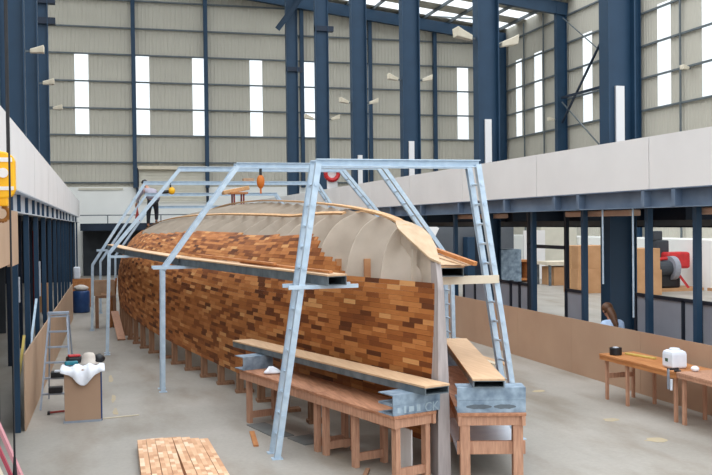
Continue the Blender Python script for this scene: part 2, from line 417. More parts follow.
for x, y, z, sx, lb, s in ((10.4, 30.6, 8.0, -1, 'cream floodlight on the left face of the third right column', .85), (10.8, 30.6, 8.0, 1, 'cream floodlight on the right face of the third right column', .85),
        (10.4, 24.0, 8.15, -1, 'large cream floodlight on the left face of the second right column', 1.15), (10.8, 24.0, 8.0, 1, 'large cream floodlight on the right face of the second right column', 1.15),
        (10.4, 43.8, 8.1, -1, 'small cream floodlight on the left face of the fifth right column', 1.), (10.8, 43.8, 8.1, 1, 'small cream floodlight on the right face of the fifth right column', 1.),
        (10.4, 37.2, 8.05, -1, 'cream floodlight on the left face of the fourth right column', .9), (10.8, 37.2, 8.05, 1, 'cream floodlight on the right face of the fourth right column', .9)):
    floodlight(10.6+sx*.325, y, z, sx, lb, s, .3)
floodlight(25.85, 48.6, 8.9, -1, 'cream floodlight on the middle blue column of the right wall', .9, .1)
floodlight(26.6, 36.9, 10.0, -1, 'cream floodlight on the right wall at the right edge of the photo', .9, .1)
# right wall columns and bracing
for i, y in enumerate((41.0, 48.6, 56.9)):
    t = i_column('wall_column', 26.2, y, roofz(26.2)-.4, ('nearest','middle','farthest')[i]+' blue steel column against the right wall', 'blue columns at the right wall', brk=None, b=.36)
xb = thing('cross_bracing', 'thin dark crossed bracing bars on the right wall beside the middle wall column', 'bracing', (26.1, 45, 6.))
MB().bar((26.1,48.3,8.7),(26.1,41.2,15.0), .1,.1).build('diagonal_bar', 'navy_d', xb)
MB().bar((26.2,48.3,14.8),(26.2,41.2,10.2), .05,.05).build('diagonal_rod', 'girt', xb)
MB().bar((26.1,48.3,10.15),(26.1,41.2,10.15), .14,.14).build('strut', 'navy_d', xb)
MB().bar((26.1,48.3,9.9),(26.1,41.2,5.0), .06,.06).build('diagonal_rod', 'girt', xb)

# ------------------------------------------------------------------ mezzanines
COLR = (17.2, 24.0, 30.6, 37.2, 43.8, 51.0); COLL = (18.9, 25.6, 31.2, 37.8)
def mezzanine(name, label, X, out, y0, y1, pj, pl, posts, stiff, px, pw):
    """X: face; out: direction away from the hall (+1 right, -1 left)"""
    t = thing(name, label, 'mezzanine', (X, (y0+y1)/2, 0))
    y = pj
    ys = [y0]
    while y < y1: ys.append(y); y += pl
    ys.append(y1)
    for a, b in zip(ys, ys[1:]):
        MB().bb(X, X+out*.07, a+(.012 if out > 0 else .03), b-(.012 if out > 0 else .03), 3.53, 4.45).build('fascia_panel', 'white', t)
    MB().bb(X+out*.05, X+out*.09, y0, y1, 3.55, 4.43).build('backing_strip', 'joint', t)
    bm_ = MB(); bm_.bb(X+out*.14, X+out*.17, y0, y1, 3.2, 3.53); bm_.bb(X, X+out*.22, y0, y1, 3.51, 3.53); bm_.bb(X, X+out*.22, y0, y1, 3.2, 3.22)
    bm_.build('edge_beam', 'beam' if out > 0 else 'beam_pale', t)
    for s in stiff: MB().bb(X+(0 if out > 0 else -.09), X+out*.15, s-.05, s+.05, 3.21, 3.52).build('stiffener', 'beam' if out > 0 else 'navy', t)
    dk = MB()
    if out > 0: dk.bb(X+.2, 10.2, y0, y1, 3.3, 3.5); dk.bb(11.0, X+3.8, y0, y1, 3.3, 3.5); cy, xa, xb_ = COLR, 10.2, 11.0
    else: dk.bb(X-.2, X-6.5, y0, y1, 3.3, 3.5); cy, xa, xb_ = (), 0, 0
    e = [y0]+[v for c in cy for v in (c-.22, c+.22)]+[y1]
    for a, b in zip(e[::2], e[1::2]):
        if cy: dk.bb(xa, xb_, a, b, 3.3, 3.5)
    dk.build('deck', 'dark', t)
    for p in posts: MB().bb(px-pw/2, px+pw/2, p-pw/2, p+pw/2, 0, 3.22).build('post', 'navy', t)
    return t
mr = mezzanine('mezzanine', 'right-hand mezzanine with white fascia panels over a slate blue beam', 9.3, 1, 8.5, 55, 14.1, 4.3,
    [10.9, 13.2, 14.6, 16.9, 19.2, 21.6, 24, 26.5, 29, 32, 36, 41], [12.2, 13.4, 14.3, 16.6, 17.6, 20.1, 23, 26, 29, 32, 36, 40], 9.62, .105)
MB().bb(13.0, 13.15, 8.5, 55, 2.8, 3.3).build('rear_beam', 'navy_d', mr)
MB().bb(11.2, 11.3, 8.5, 55, 2.86, 2.98).build('service_rail', 'girt', mr)
for y in range(12, 50, 4): MB().bb(11.35, 13.0, y-.06, y+.06, 2.98, 3.3).build('joist', 'navy_d', mr)
ml = mezzanine('mezzanine', 'left-hand mezzanine with white fascia panels over closely spaced blue posts', -1.12, -1, 5, 55.5, 12.9, 4.6,
    [11.2, 14.15, 16.4, 18.8, 21.3, 23.8, 26.4, 29, 31.6, 34.2, 37, 41, 46, 51], [12.6, 14.15, 15.5, 17.1, 18.8, 20.3, 21.9, 23.8, 26.4, 29, 31.6, 34.2, 37, 41, 46, 51], -1.2, .085)
for y in (18.4, 21, 24, 27.8, 33): MB().bb(-1.95, -1.87, y-.05, y+.05, 0, 3.3).build('inner_post', 'navy_d', ml)
MB().bb(-7.6, -7.5, 5, 55.5, 0, 3.3).build('rear_wall', 'black', ml)  # painted black to stand in for the deep shade of the left bay
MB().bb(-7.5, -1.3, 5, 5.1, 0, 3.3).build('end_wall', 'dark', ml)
for y, z in ((15.85,1.75),(14.8,1.2)): MB().tube((9.42,y,z),(9.42,y,3.2), .018).build('conduit', 'galv', mr)
MB().bb(-7.5, -1.35, 51.5, 51.6, 0, 3.3).build('end_wall', 'black', ml)  # added black wall, imitates the shade seen between the left posts
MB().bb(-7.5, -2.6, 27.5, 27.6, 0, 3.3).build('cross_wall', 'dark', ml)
# back mezzanine
mbk = thing('mezzanine', 'far mezzanine walkway with a thin handrail in front of the back wall', 'mezzanine', (5, 55.6, 0))
MB().bb(-1.0, 14, 55.5, 57.6, 2.85, 3.12).build('deck', 'dark', mbk)
MB().bb(-1.1, 14, 55.35, 55.5, 2.72, 3.14).build('edge_beam', 'navy_d', mbk)
MB().tube((-1.1,55.45,3.62),(14,55.45,3.62), .03).build('handrail', 'girt', mbk)
for x in (.45, 3.5, 6.6, 9.7, 12.8): MB().bb(x-.03, x+.03, 55.42, 55.48, 3.12, 3.62).build('rail_post', 'girt', mbk)
for x in (1.6, 5.5, 9.5): MB().bb(x-.12, x+.12, 55.5, 55.7, 0, 2.8).build('post', 'navy_d', mbk)
MB().bb(-1.0, 14, 57.45, 57.55, 0, 2.85).build('rear_panel', 'dark', mbk)
bd = MB().bb(-1.08, -1.03, 6.5, 11.7, 2.56, 3.53).build('hanging_board', 'mdf_l'); tag(bd, 'large tan board fixed under the near end of the left white panels', 'board')
bd = MB().bb(-1.08, -1.03, 11.71, 12.7, 2.52, 3.2).build('hanging_board', 'mdf_l'); tag(bd, 'smaller tan board beside the large one under the left white panels', 'board')

# ------------------------------------------------------------------ low MDF hoardings
def hoarding(x, ys, h, label, m, group, side, skew=0.):
    X = lambda y: x+skew*(y-ys[0])
    t = thing('hoarding', label, 'hoarding', (x, ys[0], 0))
    for a, b in zip(ys, ys[1:]):
        MB().bar((X(a),a+.003,h/2), (X(b),b-.003,h/2), .018, h).build('sheet', m, t)
    for y in ys[1:-1]: MB().bb(X(y)+side*.012, X(y)+side*.06, y-.03, y+.03, 0, h-.05).build('batten', 'pine', t)
hoarding(8.92, [9.0, 11.4, 13.8, 16.2, 18.6, 21.0, 23.4, 25.8, 28.2, 30.6, 33], 1.07, 'long low brown hoarding along the right side of the bay', 'mdf', None, 1)
hoarding(-1.1, [14.2, 16.7, 19.1, 21.5, 23.9, 26.3, 28.7, 31.1], 1.13, 'long low tan hoarding along the left side of the bay', 'mdf_l', None, -1, .0125)

# partition behind right hoarding
pt = thing('partition', 'dark framed partition with grey lower panels behind the right hoarding', 'partition', (10.0, 15, 0))
pys = [11.2, 12.3, 12.9, 13.6, 14.1, 15.2, 15.6]
MB().bb(9.96, 10.04, 11.2, 15.6, 1.52, 1.58).build('top_rail', 'black_steel', pt); MB().bb(9.96, 10.04, 11.2, 15.6, .76, .82).build('bottom_rail', 'black_steel', pt)
for y in pys: MB().bb(9.96, 10.04, y-.035, y+.035, 0, 1.55).build('mullion', 'black_steel', pt)
for a, b in zip(pys, pys[1:]): MB().bb(9.99, 10.01, a+.03, b-.03, .79, 1.54).build('panel', 'greypanel', pt)
pt2 = thing('partition', 'dark partition with a tall open frame beyond the nearest right column', 'partition', (10.0, 20.5, 0))
pys = [17.6, 18.35, 20.2, 20.7, 21.2, 21.9, 22.7, 23.5, 24.3]
for y in pys: MB().bb(9.96, 10.04, y-.045, y+.045, 0, 3.2 if y in (17.6,18.35,20.2) else 1.5).build('mullion', 'black_steel', pt2)
MB().bb(9.96, 10.04, 20.2, 24.3, 1.42, 1.48).build('top_rail', 'black_steel', pt2)
MB().bb(9.96, 10.04, 18.35, 20.2, 2.35, 2.43).build('door_head', 'black_steel', pt2)
MB().bb(9.96, 10.04, 17.6, 18.35, 1.42, 1.48).build('top_rail', 'black_steel', pt2)
for a, b in list(zip(pys, pys[1:]))[2:]+[(17.6,18.35)]: MB().bb(9.99, 10.01, a+.03, b-.03, .1, 1.43).build('panel', 'greypanel', pt2)
# light covers under the right mezzanine
for i, (y0, y1) in enumerate(((10.6, 13.4), (15.4, 17.9), (21.3, 24.2))):
    b = MB().bb(9.72, 9.98, y0, y1, 3.07, 3.19).build('strip_light', 'batten_light', bevel=.02)
    tag(b, 'long pinkish strip light under the right mezzanine, %s' % ('nearest of three','middle of three','farthest of three, by the ladder frame')[i], 'light', 'strip lights under the right mezzanine')

# ------------------------------------------------------------------ hull
CX = 3.85
def tab(T, y):
    n = len(T)
    if y <= T[0][0]: return T[0][1]
    if y >= T[-1][0]: return T[-1][1]
    for i in range(n-1):
        if T[i][0] <= y <= T[i+1][0]: break
    x0, y0 = T[i]; x1, y1 = T[i+1]; h = x1-x0; t = (y-x0)/h
    m0 = (y1-T[i-1][1])/(x1-T[i-1][0]) if i > 0 else (y1-y0)/h
    m1 = (T[i+2][1]-y0)/(T[i+2][0]-x0) if i < n-2 else (y1-y0)/h
    return (2*t**3-3*t**2+1)*y0+(t**3-2*t**2+t)*h*m0+(-2*t**3+3*t**2)*y1+(t**3-t**2)*h*m1
TB = [(10.2,.05),(12,.52),(14,1.03),(16,1.5),(18,1.95),(20,2.4),(22,2.8),(24,3.1),(26,3.28),(28,3.33),(31,3.24),(35,3.0),(39,2.6)]
TK = [(10.2,2.5),(10.8,2.78),(11.6,3.0),(13,3.16),(15.4,3.31),(19,3.46),(22.9,3.57),(28,3.6),(33,3.5),(39,3.25)]
TS = [(10.2,.35),(16,.36),(20,.48),(25,.7),(30,.75),(39,.75)]
Y0H, Y1H = 10.2, 39.
def sec(Y, t, inset=0.):
    b = max(.01, tab(TB,Y)-inset); zk = tab(TK,Y)-inset*.8; zs = tab(TS,Y); h = zk-zs
    g = min(1, max(0, (Y-23)/10.)); e = min(1, max(0, (16.5-Y)/3.))
    P = ((b,zs),((1.06-.02*e)*b,zs+(.62+.06*e)*h),((.75+.12*g+.12*e)*b,zs+(.80+.07*g+.15*e)*h),(0,zk))
    a = (1-t)**3; q = 3*t*(1-t)**2; c = 3*t*t*(1-t); d = t**3
    return (a*P[0][0]+q*P[1][0]+c*P[2][0]+d*P[3][0], a*P[0][1]+q*P[1][1]+c*P[2][1]+d*P[3][1])
NT = 60
YS = [Y0H + .15*i for i in range(int((Y1H-Y0H)/.15)+1)]
CUM = []
for Y in YS:
    pts = [sec(Y, k/NT) for k in range(NT+1)]; s = [0.]
    for a, b in zip(pts, pts[1:]): s.append(s[-1]+math.hypot(a[0]-b[0], a[1]-b[1]))
    CUM.append((pts, s))
def at_arc(i, s):
    pts, S = CUM[i]
    if s >= S[-1]: return pts[-1]
    for k in range(NT):
        if S[k+1] >= s:
            t = (s-S[k])/(S[k+1]-S[k]); return (pts[k][0]+(pts[k+1][0]-pts[k][0])*t, pts[k][1]+(pts[k+1][1]-pts[k][1])*t)
hull = thing('boat_hull', 'large upturned wooden boat hull, half planked with short timber pieces over pale frames', 'boat', (CX, 24, 0))
CW = .064
TOPB = [(10.2,1.88),(12.2,1.92),(12.45,2.02),(12.8,2.14),(13.2,2.3),(13.7,2.5),(13.9,2.56),(16.4,2.63),(20.3,2.72),(22.3,2.62),(24.2,2.46),(28.1,2.28),(31,2.35),(39,2.4)]
def planks(k0, k1, side, top, name, seed):
    R = random.Random(seed); m = MB(); m.uv = []
    for k in range(k0, k1):
        run = []
        lift = R.uniform(0, .004)
        jag = R.uniform(-.12, .12)
        for i, Y in enumerate(YS):
            lim = tab(top, Y+jag)
            if (k+1)*CW <= lim+.01 : run.append(i)
            else:
                if len(run) > 1: emit(m, run, k, side, lift)
                run = []
        if len(run) > 1: emit(m, run, k, side, lift)
    return m.build(name, 'hull', hull, solid=.022 if side < 0 else -.022)
def emit(m, run, k, side, lift):
    o = len(m.v)
    for i in run:
        Y = YS[i]
        for s in (k*CW+.001, (k+1)*CW-.001):
            x, z = at_arc(i, s)
            m.v.append(Vector((CX+side*(x+lift), Y, z+lift*.3))); m.uv.append((Y, k+.5+(.4 if s > k*CW+.01 else -.4)))
    for j in range(len(run)-1):
        a = o+2*j; m.f.append((a, a+2, a+3, a+1) if side > 0 else (a, a+1, a+3, a+2))
planks(0, 30, -1, [(10.2,1.92),(39,1.92)], 'topside_planking', 3)
planks(30, 45, -1, TOPB, 'bottom_planking', 4)
planks(0, 30, 1, [(10.2,1.92),(39,1.92)], 'topside_planking', 5)
fy = [11.5 + .95*i for i in range(29)]
for j, Y in enumerate(fy):
    pts = []
    for sgn, rng in ((-1, range(0, NT+1, 3)), (1, range(NT-3, -1, -3))):
        for k in rng:
            x, z = sec(Y, k/NT, .03); pts.append((CX+sgn*x, Y, z))
    MB().prism(pts, (0,.02,0)).build('frame', 'frame', hull)
    if j < 9:
        for sgn in (-1, 1):
            x, z = sec(Y, .62, .03)
            if x < .3: continue
            px_ = CX+sgn*(x-.16)
            px_ += sgn*-.06; MB().bb(px_-.045, px_+.045, Y-.045, Y-.003, 1.9, min(z-.05, 2.52-.03*j)).build('frame_cleat', 'brace', hull)
# transom
pts = []
for sgn, rng in ((-1, range(0, NT+1, 3)), (1, range(NT-3, -1, -3))):
    for k in rng:
        x, z = sec(Y1H, k/NT, 0); pts.append((CX+sgn*x, Y1H, z))
MB().prism(pts, (0,.04,0)).build('transom', 'frame', hull)
# stem and forefoot
sm = MB(); sv_ = []
for z, hw, ya, yb in ((0,.08,10.02,10.3),(1.2,.065,10.03,10.3),(2.2,.036,10.08,10.3),(2.52,.03,10.16,10.34)):
    sv_ += [(CX-hw,ya,z),(CX+hw,ya,z),(CX+hw,yb,z),(CX-hw,yb,z)]
sm.add(sv_, [(3,2,1,0),(12,13,14,15)]+[(4*i+k,4*i+(k+1)%4,4*i+4+(k+1)%4,4*i+4+k) for i in range(3) for k in range(4)]).build('stem', 'stem', hull)
ff = MB(); prof = [(10.1,.012),(10.3,.06),(10.55,.12),(10.85,.165),(11.15,.17),(11.4,.12),(11.58,.06)]
top_, bot_ = [], []
for y, w in prof:
    z = tab(TK, y)+.03
    top_ += [(CX-w,y,z),(CX+w,y,z)]; bot_ += [(CX-w,y,z-.03),(CX+w,y,z-.03)]
n = len(top_); fs = []
for i in range(len(prof)-1):
    a = 2*i; fs += [(a,a+1,a+3,a+2),(n+a,n+a+2,n+a+3,n+a+1),(a,a+2,n+a+2,n+a),(a+1,n+a+1,n+a+3,a+3)]
fs += [(0,n,n+1,1),(n-2,n-1,2*n-1,2*n-2)]
ff.add(top_+bot_, fs).build('forefoot_plate', 'ply', hull, bevel=.005)
MB().prism([(CX-.02,10.3,1.9),(CX-.02,10.3,2.5),(CX-.02,10.7,2.7),(CX-.02,11.5,2.95),(CX-.02,11.5,2.72),(CX-.02,10.75,2.4),(CX-.02,10.45,2.0)], (.04,0,0)).build('knee', 'frame', hull)
for x, y in ((3.76,10.78),(3.94,10.78)): MB().bb(x-.025,x+.025,y-.03,y+.03,2.1,2.66).build('frame_cleat', 'frame', hull)
def ribbon(name, ya, yb, tfun, side, w, th, m):
    b = MB(); n = 60; P = []
    for i in range(n+1):
        Y = ya+(yb-ya)*i/n; t = tfun(Y); x, z = sec(Y, t); x2, z2 = sec(Y, min(1, t+.01)) if t < .99 else (x-.01, z)
        dx, dz = x2-x, z2-z; L_ = math.hypot(dx, dz) or 1; dx, dz = dx/L_, dz/L_; nx, nz = dz, -dx
        if nz < 0: nx, nz = -nx, -nz
        for a, c in ((-w/2,0),(w/2,0),(w/2,th),(-w/2,th)):
            P.append((CX+side*(x+dx*a+nx*c), Y, z+dz*a+nz*c))
    fs = [(4*i+k, 4*i+(k+1)%4, 4*i+4+(k+1)%4, 4*i+4+k) for i in range(n) for k in range(4)] + [(0,1,2,3),(4*n+3,4*n+2,4*n+1,4*n)]
    return b.add(P, fs).build(name, m, hull)
ribbon('keelson_board', 11.3, 38.5, lambda y: 1., 1, .13, .03, 'batten')
def tb(y): return tab([(13.5,.9),(16,.875),(19.4,.845),(24,.80),(28,.74),(31,.68),(36,.6)], y)
ribbon('longitudinal_batten', 13.6, 36, tb, -1, .07, .03, 'batten')
ribbon('longitudinal_batten', 13.6, 36, tb, 1, .07, .03, 'batten')
# props under the sheer
for sgn, sd in ((-1,'left'),(1,'right')):
    for j, Y in enumerate(fy[:24]):
        if Y < 13.: continue
        if sgn > 0 and Y > 22: continue
        x, z = sec(Y, 0); x = CX+sgn*(x-.07)
        t = thing('hull_prop', 'short brown timber prop standing on a foot block under the %s edge of the hull' % sd, 'prop', (x,Y,0), 'props under the %s hull edge' % sd)
        MB().bb(x-.06, x+.06, Y-.07, Y+.07, .05, z-.005).build('post', 'post_wood', t)
        MB().bb(x-.08, x+.24 if sgn < 0 else x+.08, Y-.1, Y+.1, 0, .05).build('foot_block', 'post_wood', t)
# leaning strips at far end of the hull's left side
for k in range(4):
    x = .28+.05*k
    b = MB().bar((x-.1, 27.6+.15*k, 0), (x+.02, 27.9+.15*k, 1.25+.06*k), .05, .02).build('timber_strip', 'orange_wood'); b['group'] = 'strips leaning by the far end of the hull'
    tag(b, 'orange timber strip standing upright by the far left side of the hull', 'timber', 'strips leaning by the far end of the hull')
b = MB().bar((.5, 24.6, .03), (.36, 26.4, .6), .2, .04).build('timber_strip', 'pine'); tag(b, 'short brown board propped low against the hull props at the far left corner', 'timber')

# ------------------------------------------------------------------ gantry frames
G = [(11.48,2.13,None,0,2.72,3.77), (16.74,1.05,1.08,2.19,2.46,4.07), (21.99,.12,.2,2.36,1.85,4.32), (27.2,-.26,-.22,1.88,1.28,4.22), (32.5,-.02,0,1.78,1.56,4.06), (37.7,.55,.58,1.8,1.95,3.72)]
gl = ['nearest galvanised gantry frame, with straight sloping ladder legs at the bow', 'second galvanised gantry frame from the front, bridging the hull with kinked legs', 'third galvanised gantry frame from the front, standing over the widest planking',
      'fourth galvanised gantry frame from the front', 'fifth galvanised gantry frame, second from the far end', 'farthest and lowest galvanised gantry frame near the bending worker']
for i, (Y, fx, kx, kz, tx, tz) in enumerate(G):
    t = thing('gantry_frame', gl[i], 'gantry', (CX, Y, 0), 'gantry frames over the hull')
    DY = .32 if i == 0 else .36
    for sgn in (-1, 1):
        mx = lambda x: x if sgn < 0 else 2*CX-x-(.05 if i == 0 else 0)
        path = [(mx(fx),0.)] + ([(mx(kx),kz)] if kx is not None else []) + [(mx(tx),tz)]
        for dy in (0, DY):
            m = MB()
            for (a, b) in zip(path, path[1:]):
                m.channel((a[0],Y+dy,a[1]), (b[0],Y+dy,b[1]), .075, .08, .012, up=(0,1,0) if dy else (0,-1,0))
            lg = m.build('leg', 'galv', t)
            MB().bb(path[0][0]-.07, path[0][0]+.07, Y+dy-.06, Y+dy+.06, 0, .012).build('foot_plate', 'galv', lg)
        for a, b in zip(path, path[1:]):
            L_ = math.hypot(a[0]-b[0], a[1]-b[1]); n = max(1, int(L_/.27))
            for k in range(1, n):
                x = a[0]+(b[0]-a[0])*k/n; z = a[1]+(b[1]-a[1])*k/n
                m = MB(); m.tube((x,Y-.045,z),(x,Y+DY+.045,z), .017, 8)
                if i == 0:
                    m.tube((x-.0,Y-.055,z),(x,Y-.03,z), .026, 8); m.tube((x,Y+DY-.055,z),(x,Y+DY-.03,z), .03, 8)
                m.build('rung', 'galv', t)
    for dy in (0, DY):
        MB().channel((tx-.03,Y+dy,tz+.01), (2*CX-tx+(.03 if i else -.02),Y+dy,tz+.01), .07, .10, .012).build('cross_beam', 'galv', t)
    if i < 4:
        bx = {0:(2.3,3.22), 1:(.9,1.7), 2:(.2,.9), 3:(-.1,.55)}[i]; bz = (2.208,2.26,2.30,2.32)[i]
        MB().bb(bx[0], bx[1], Y-.06, Y-.015, bz-.05, bz).build('bracket', 'galv', t)
        MB().bb(bx[0], bx[1], Y+DY+.015, Y+DY+.06, bz-.05, bz).build('bracket', 'galv', t)
    if i == 0:
        MB().bb(4.26, 5.2, Y-.07, Y-.045, 2.16, 2.27).build('putlog', 'cream', t)
    elif i == 1:
        MB().bb(2*CX-2.2, 2*CX-.95, Y-.06, Y-.015, 2.222, 2.272).build('bracket', 'galv', t)

# scaffold planks: hollow galvanised beam with a ply top
def plank(name, p, q, w, h, label, group, m='galv_old', skew=0., ply=.022, cat='plank'):
    p = Vector(p); q = Vector(q); c = (p+q)/2
    t = thing(name, label, cat, (c.x,c.y,p.z), group)
    MB().hollow(p+Vector((0,0,h/2)), q+Vector((0,0,h/2)), w, h, .012).build('steel_beam', m, t)
    d = (q-p).normalized()
    MB().bar(p+Vector((0,0,h+ply/2))-d*.01, q+Vector((0,0,h+ply/2)), w+.015, ply).build('plywood_top', 'plytop', t)
    return t
sg = 'scaffold planks beside the hull'
plank('scaffold_plank', (2.88,11.2,2.21), (1.52,16.98,2.262), .27, .12, 'left scaffold plank with its open end by the nearest gantry leg', sg, 'galv_dark')
plank('scaffold_plank', (1.5,17.0,2.262), (.72,22.28,2.302), .27, .12, 'scaffold plank along the left side between the second and third gantry', sg, 'galv_dark')
plank('scaffold_plank', (.71,22.3,2.302), (.33,27.45,2.322), .27, .12, 'farthest scaffold plank on the left side, ending at the fourth gantry', sg, 'galv_dark')
plank('scaffold_plank', (4.46,11.25,2.275), (5.78,16.9,2.275), .3, .12, 'scaffold plank on the right side of the hull behind the stem', sg, 'galv_dark')
for i, (p, q) in enumerate((((2.72,11.35,2.355),(2.05,14.6,2.38)), ((2.3,13.0,2.40),(1.58,17.0,2.43)))):
    b = MB().bar((p[0]+.12,p[1],p[2]+.02), (q[0]+.12,q[1],q[2]+.02), .05, .03).build('timber_strip', 'orange_wood'); tag(b, ('short orange strip lying on the left scaffold plank nearest the bow', 'orange strip lying farther back on the left scaffold plank')[i], 'timber')
b = MB().bar((4.3,11.5,2.56), (4.66,11.2,2.425), .34, .02).build('plywood_sheet', 'plytop'); tag(b, 'small plywood offcut on the right scaffold beside the stem', 'plywood')
b = MB().bar((4.2,12.0,2.72), (4.68,11.0,2.45), .07, .05).build('timber_strip', 'orange_wood'); tag(b, 'orange timber end sticking out over the right scaffold beside the stem', 'timber')

# ------------------------------------------------------------------ long benches at bow
def bench(name, label, p, q, w, h, frames, side, lowrail=True, shelf=None, group=None, mt='bench_top', lw=.09, ah=.11):
    """p: near front corner, q: far front corner (floor plane), w: width towards side"""
    p = Vector((*p,0)); q = Vector((*q,0)); d = (q-p).normalized(); n = Vector((d.y,-d.x,0)) if side > 0 else Vector((-d.y,d.x,0))
    c = (p+q)/2 + n*w/2
    t = thing(name, label, 'workbench', (c.x,c.y,0), group)
    zt = h-.03
    MB().prism([p+Vector((0,0,h-.035)), q+Vector((0,0,h-.035)), q+n*w+Vector((0,0,h-.035)), p+n*w+Vector((0,0,h-.035))], (0,0,.035)).build('top', mt, t, bevel=.004)
    L_ = (q-p).length
    for e in (.03, w-.03):
        MB().bar(p+n*e+Vector((0,0,h-.035-ah/2)), q+n*e+Vector((0,0,h-.035-ah/2)), .04, ah).build('apron', 'pine' if mt != 'orange_wood' else 'orange_wood', t)
    for e in (.05, L_-.05):
        a = p+d*e+n*.05; b = p+d*e+n*(w-.05)
        MB().bar(a+Vector((0,0,h-.035-ah/2)), b+Vector((0,0,h-.035-ah/2)), .04, ah).build('apron', 'pine', t)
    for s in frames:
        for e in (.09, w-.09):
            a = p+d*s+n*e
            MB().bar(a, a+Vector((0,0,h-.036)), lw, lw*.7, up=n).build('leg', 'pine', t)
        if lowrail:
            MB().bar(p+d*s+n*.12+Vector((0,0,.12)), p+d*s+n*(w-.12)+Vector((0,0,.12)), .04, .1).build('rail', 'pine', t)
    return t, p, q, d, n
t, p, q, d, n = bench('workbench', 'near pine workbench beside the hull on the left, against the stem', (3.17,9.82), (2.66,11.55), .6, .8, (.1, .98, 1.7), 1)
pA, dA, nA = p, d, n
t, p, q, d, n = bench('workbench', 'far pine workbench beside the hull on the left, end to end with the near one', (2.655,11.57), (2.0,13.85), .6, .8, (.1, 2.2), 1)
qA = q
t, p, q, d, n = bench('workbench', 'pine workbench with a low shelf on the right side of the stem', (3.93,9.80), (5.1,13.65), .79, .79, (.12, 2.0, 3.8), 1, False, lw=.16)
pB, dB, nB = p, d, n
for s in (.12, ): MB().bar(p+d*s-n*.0+Vector((0,0,.37)), p+d*s+n*.79+Vector((0,0,.37)), .05, .15).build('rail', 'pine', t)
MB().prism([p+d*.1+Vector((0,0,.31)), p+d*3.8+Vector((0,0,.31)), p+d*3.8+n*.79+Vector((0,0,.31)), p+d*.1+n*.79+Vector((0,0,.31))], (0,0,.02)).build('shelf', 'plastic_w', t)
def blockbeam(label, p, d, n, a, L_, z, h, stack, depth=.16, text=None, stain=False):
    c0 = p+d*a+Vector((0,0,z)); t = thing('steel_block', label, 'steel block', tuple(c0+n*L_/2), None)
    hh = h/stack
    for k in range(stack):
        MB().channel(c0+n*L_+Vector((0,0,hh*(k+.5)))+d*depth/2, c0+Vector((0,0,hh*(k+.5)))+d*depth/2, depth, hh*.985, .012).build('channel', 'galv_old', t)
    return t, c0
t, c0 = blockbeam('galvanised channel block with worn white lettering on the near left workbench', pA, dA, nA, .02, .80, .8, .24, 2, .3)
cu = bpy.data.curves.new('lettering', 'FONT'); cu.body = 'CK'; cu.size = .15; cu.extrude = .002
to = bpy.data.objects.new('tmp', cu); COL.objects.link(to)
dg = bpy.context.evaluated_depsgraph_get(); me = bpy.data.meshes.new_from_object(to.evaluated_get(dg)); bpy.data.objects.remove(to)
me.materials.append(M['worn']); lo = bpy.data.objects.new('lettering', me); COL.objects.link(lo); lo.parent = t
pos = c0+nA*.44-dA*.004+Vector((0,0,.006)) - ORG[t.name]
lo.matrix_local = Matrix.Translation(pos) @ Matrix(((nA.x,0,-dA.x,0),(nA.y,0,-dA.y,0),(0,1,0,0),(0,0,0,1)))
for k, (a, w_) in enumerate(((.06,.04),(.15,.03),(.22,.07),(.33,.05))):
    MB().box(c0+nA*(a+w_/2)-dA*.002+Vector((0,0,.06)), (w_, .004, .06+.02*(k%2)), math.atan2(nA.y, nA.x)).build('worn_mark', 'worn', t)
blockbeam('upturned galvanised channel block at the far end of the left workbenches', pA, dA, nA, 4.0, .5, .8, .2, 1, .3)
t, c0 = blockbeam('stacked pair of galvanised channels across the right workbench, front one rubbed dark', pB, dB, nB, .04, .79, .79, .29, 2, .3)
for a, w_ in ((.1,.3),(.42,.26)):
    m = MB(); cc = c0+nB*(a+w_/2)-dB*.001+Vector((0,0,.07))
    pts = [cc + nB*(w_/2*math.cos(2*PI*k/16)) + Vector((0,0,(.026+.004*math.sin(3*k))*math.sin(2*PI*k/16))) for k in range(16)]
    m.prism(pts, -dB*.002).build('rubbed_stain', 'rust', t)
blockbeam('small galvanised channel block at the far end of the right workbench', pB, dB, nB, 3.5, .5, .79, .22, 1, .16)
plank('long_plank', (3.66,9.74,1.041), (2.22,14.95,1.0), .33, .085, 'long plywood topped steel plank resting on blocks along the left of the hull', 'planks on the bow workbenches', 'galv_dark')
plank('long_plank', (4.28,9.7,1.082), (5.46,13.7,1.02), .36, .085, 'long plywood topped steel plank on the right workbench beside the stem', 'planks on the bow workbenches', 'galv_dark')
# white rag and floor bits
def rag(name, c, r, h, label, cat, m='cloth', seed=1):
    R = random.Random(seed); b = MB(); n = 20; rings = [(0,h),(.35,h*.95),(.65,h*.7),(.9,h*.3),(1.0,.0)]
    vs = [Vector((c[0],c[1],c[2]+h))]
    for i, (rr, z) in enumerate(rings[1:]):
        for k in range(n):
            a = 2*PI*k/n; w = 1+.22*math.sin(3*a+seed)+R.uniform(-.12,.12)
            vs.append(Vector((c[0]+r[0]*rr*w*math.cos(a), c[1]+r[1]*rr*w*math.sin(a), c[2]+z*(1+R.uniform(-.35,.35)))))
    fs = [(0,1+k,1+(k+1)%n) for k in range(n)]
    for i in range(3):
        for k in range(n): fs.append((1+i*n+k, 1+(i+1)*n+k, 1+(i+1)*n+(k+1)%n, 1+i*n+(k+1)%n))
    fs.append(tuple(1+3*n+k for k in range(n)))
    return tag(b.add(vs, fs).build(name, m, smooth=True, subsurf=1), label, cat)
rag('rag', (2.4,13.25,.802), (.13,.11), .10, 'crumpled white rag on the far left workbench', 'rag', seed=3)
b = MB().bar((2.06,13.05,.012), (1.98,12.2,.012), .07, .024).build('timber_offcut', 'orange_wood'); tag(b, 'thin orange timber offcut lying on the floor by the nearest gantry leg', 'offcut')
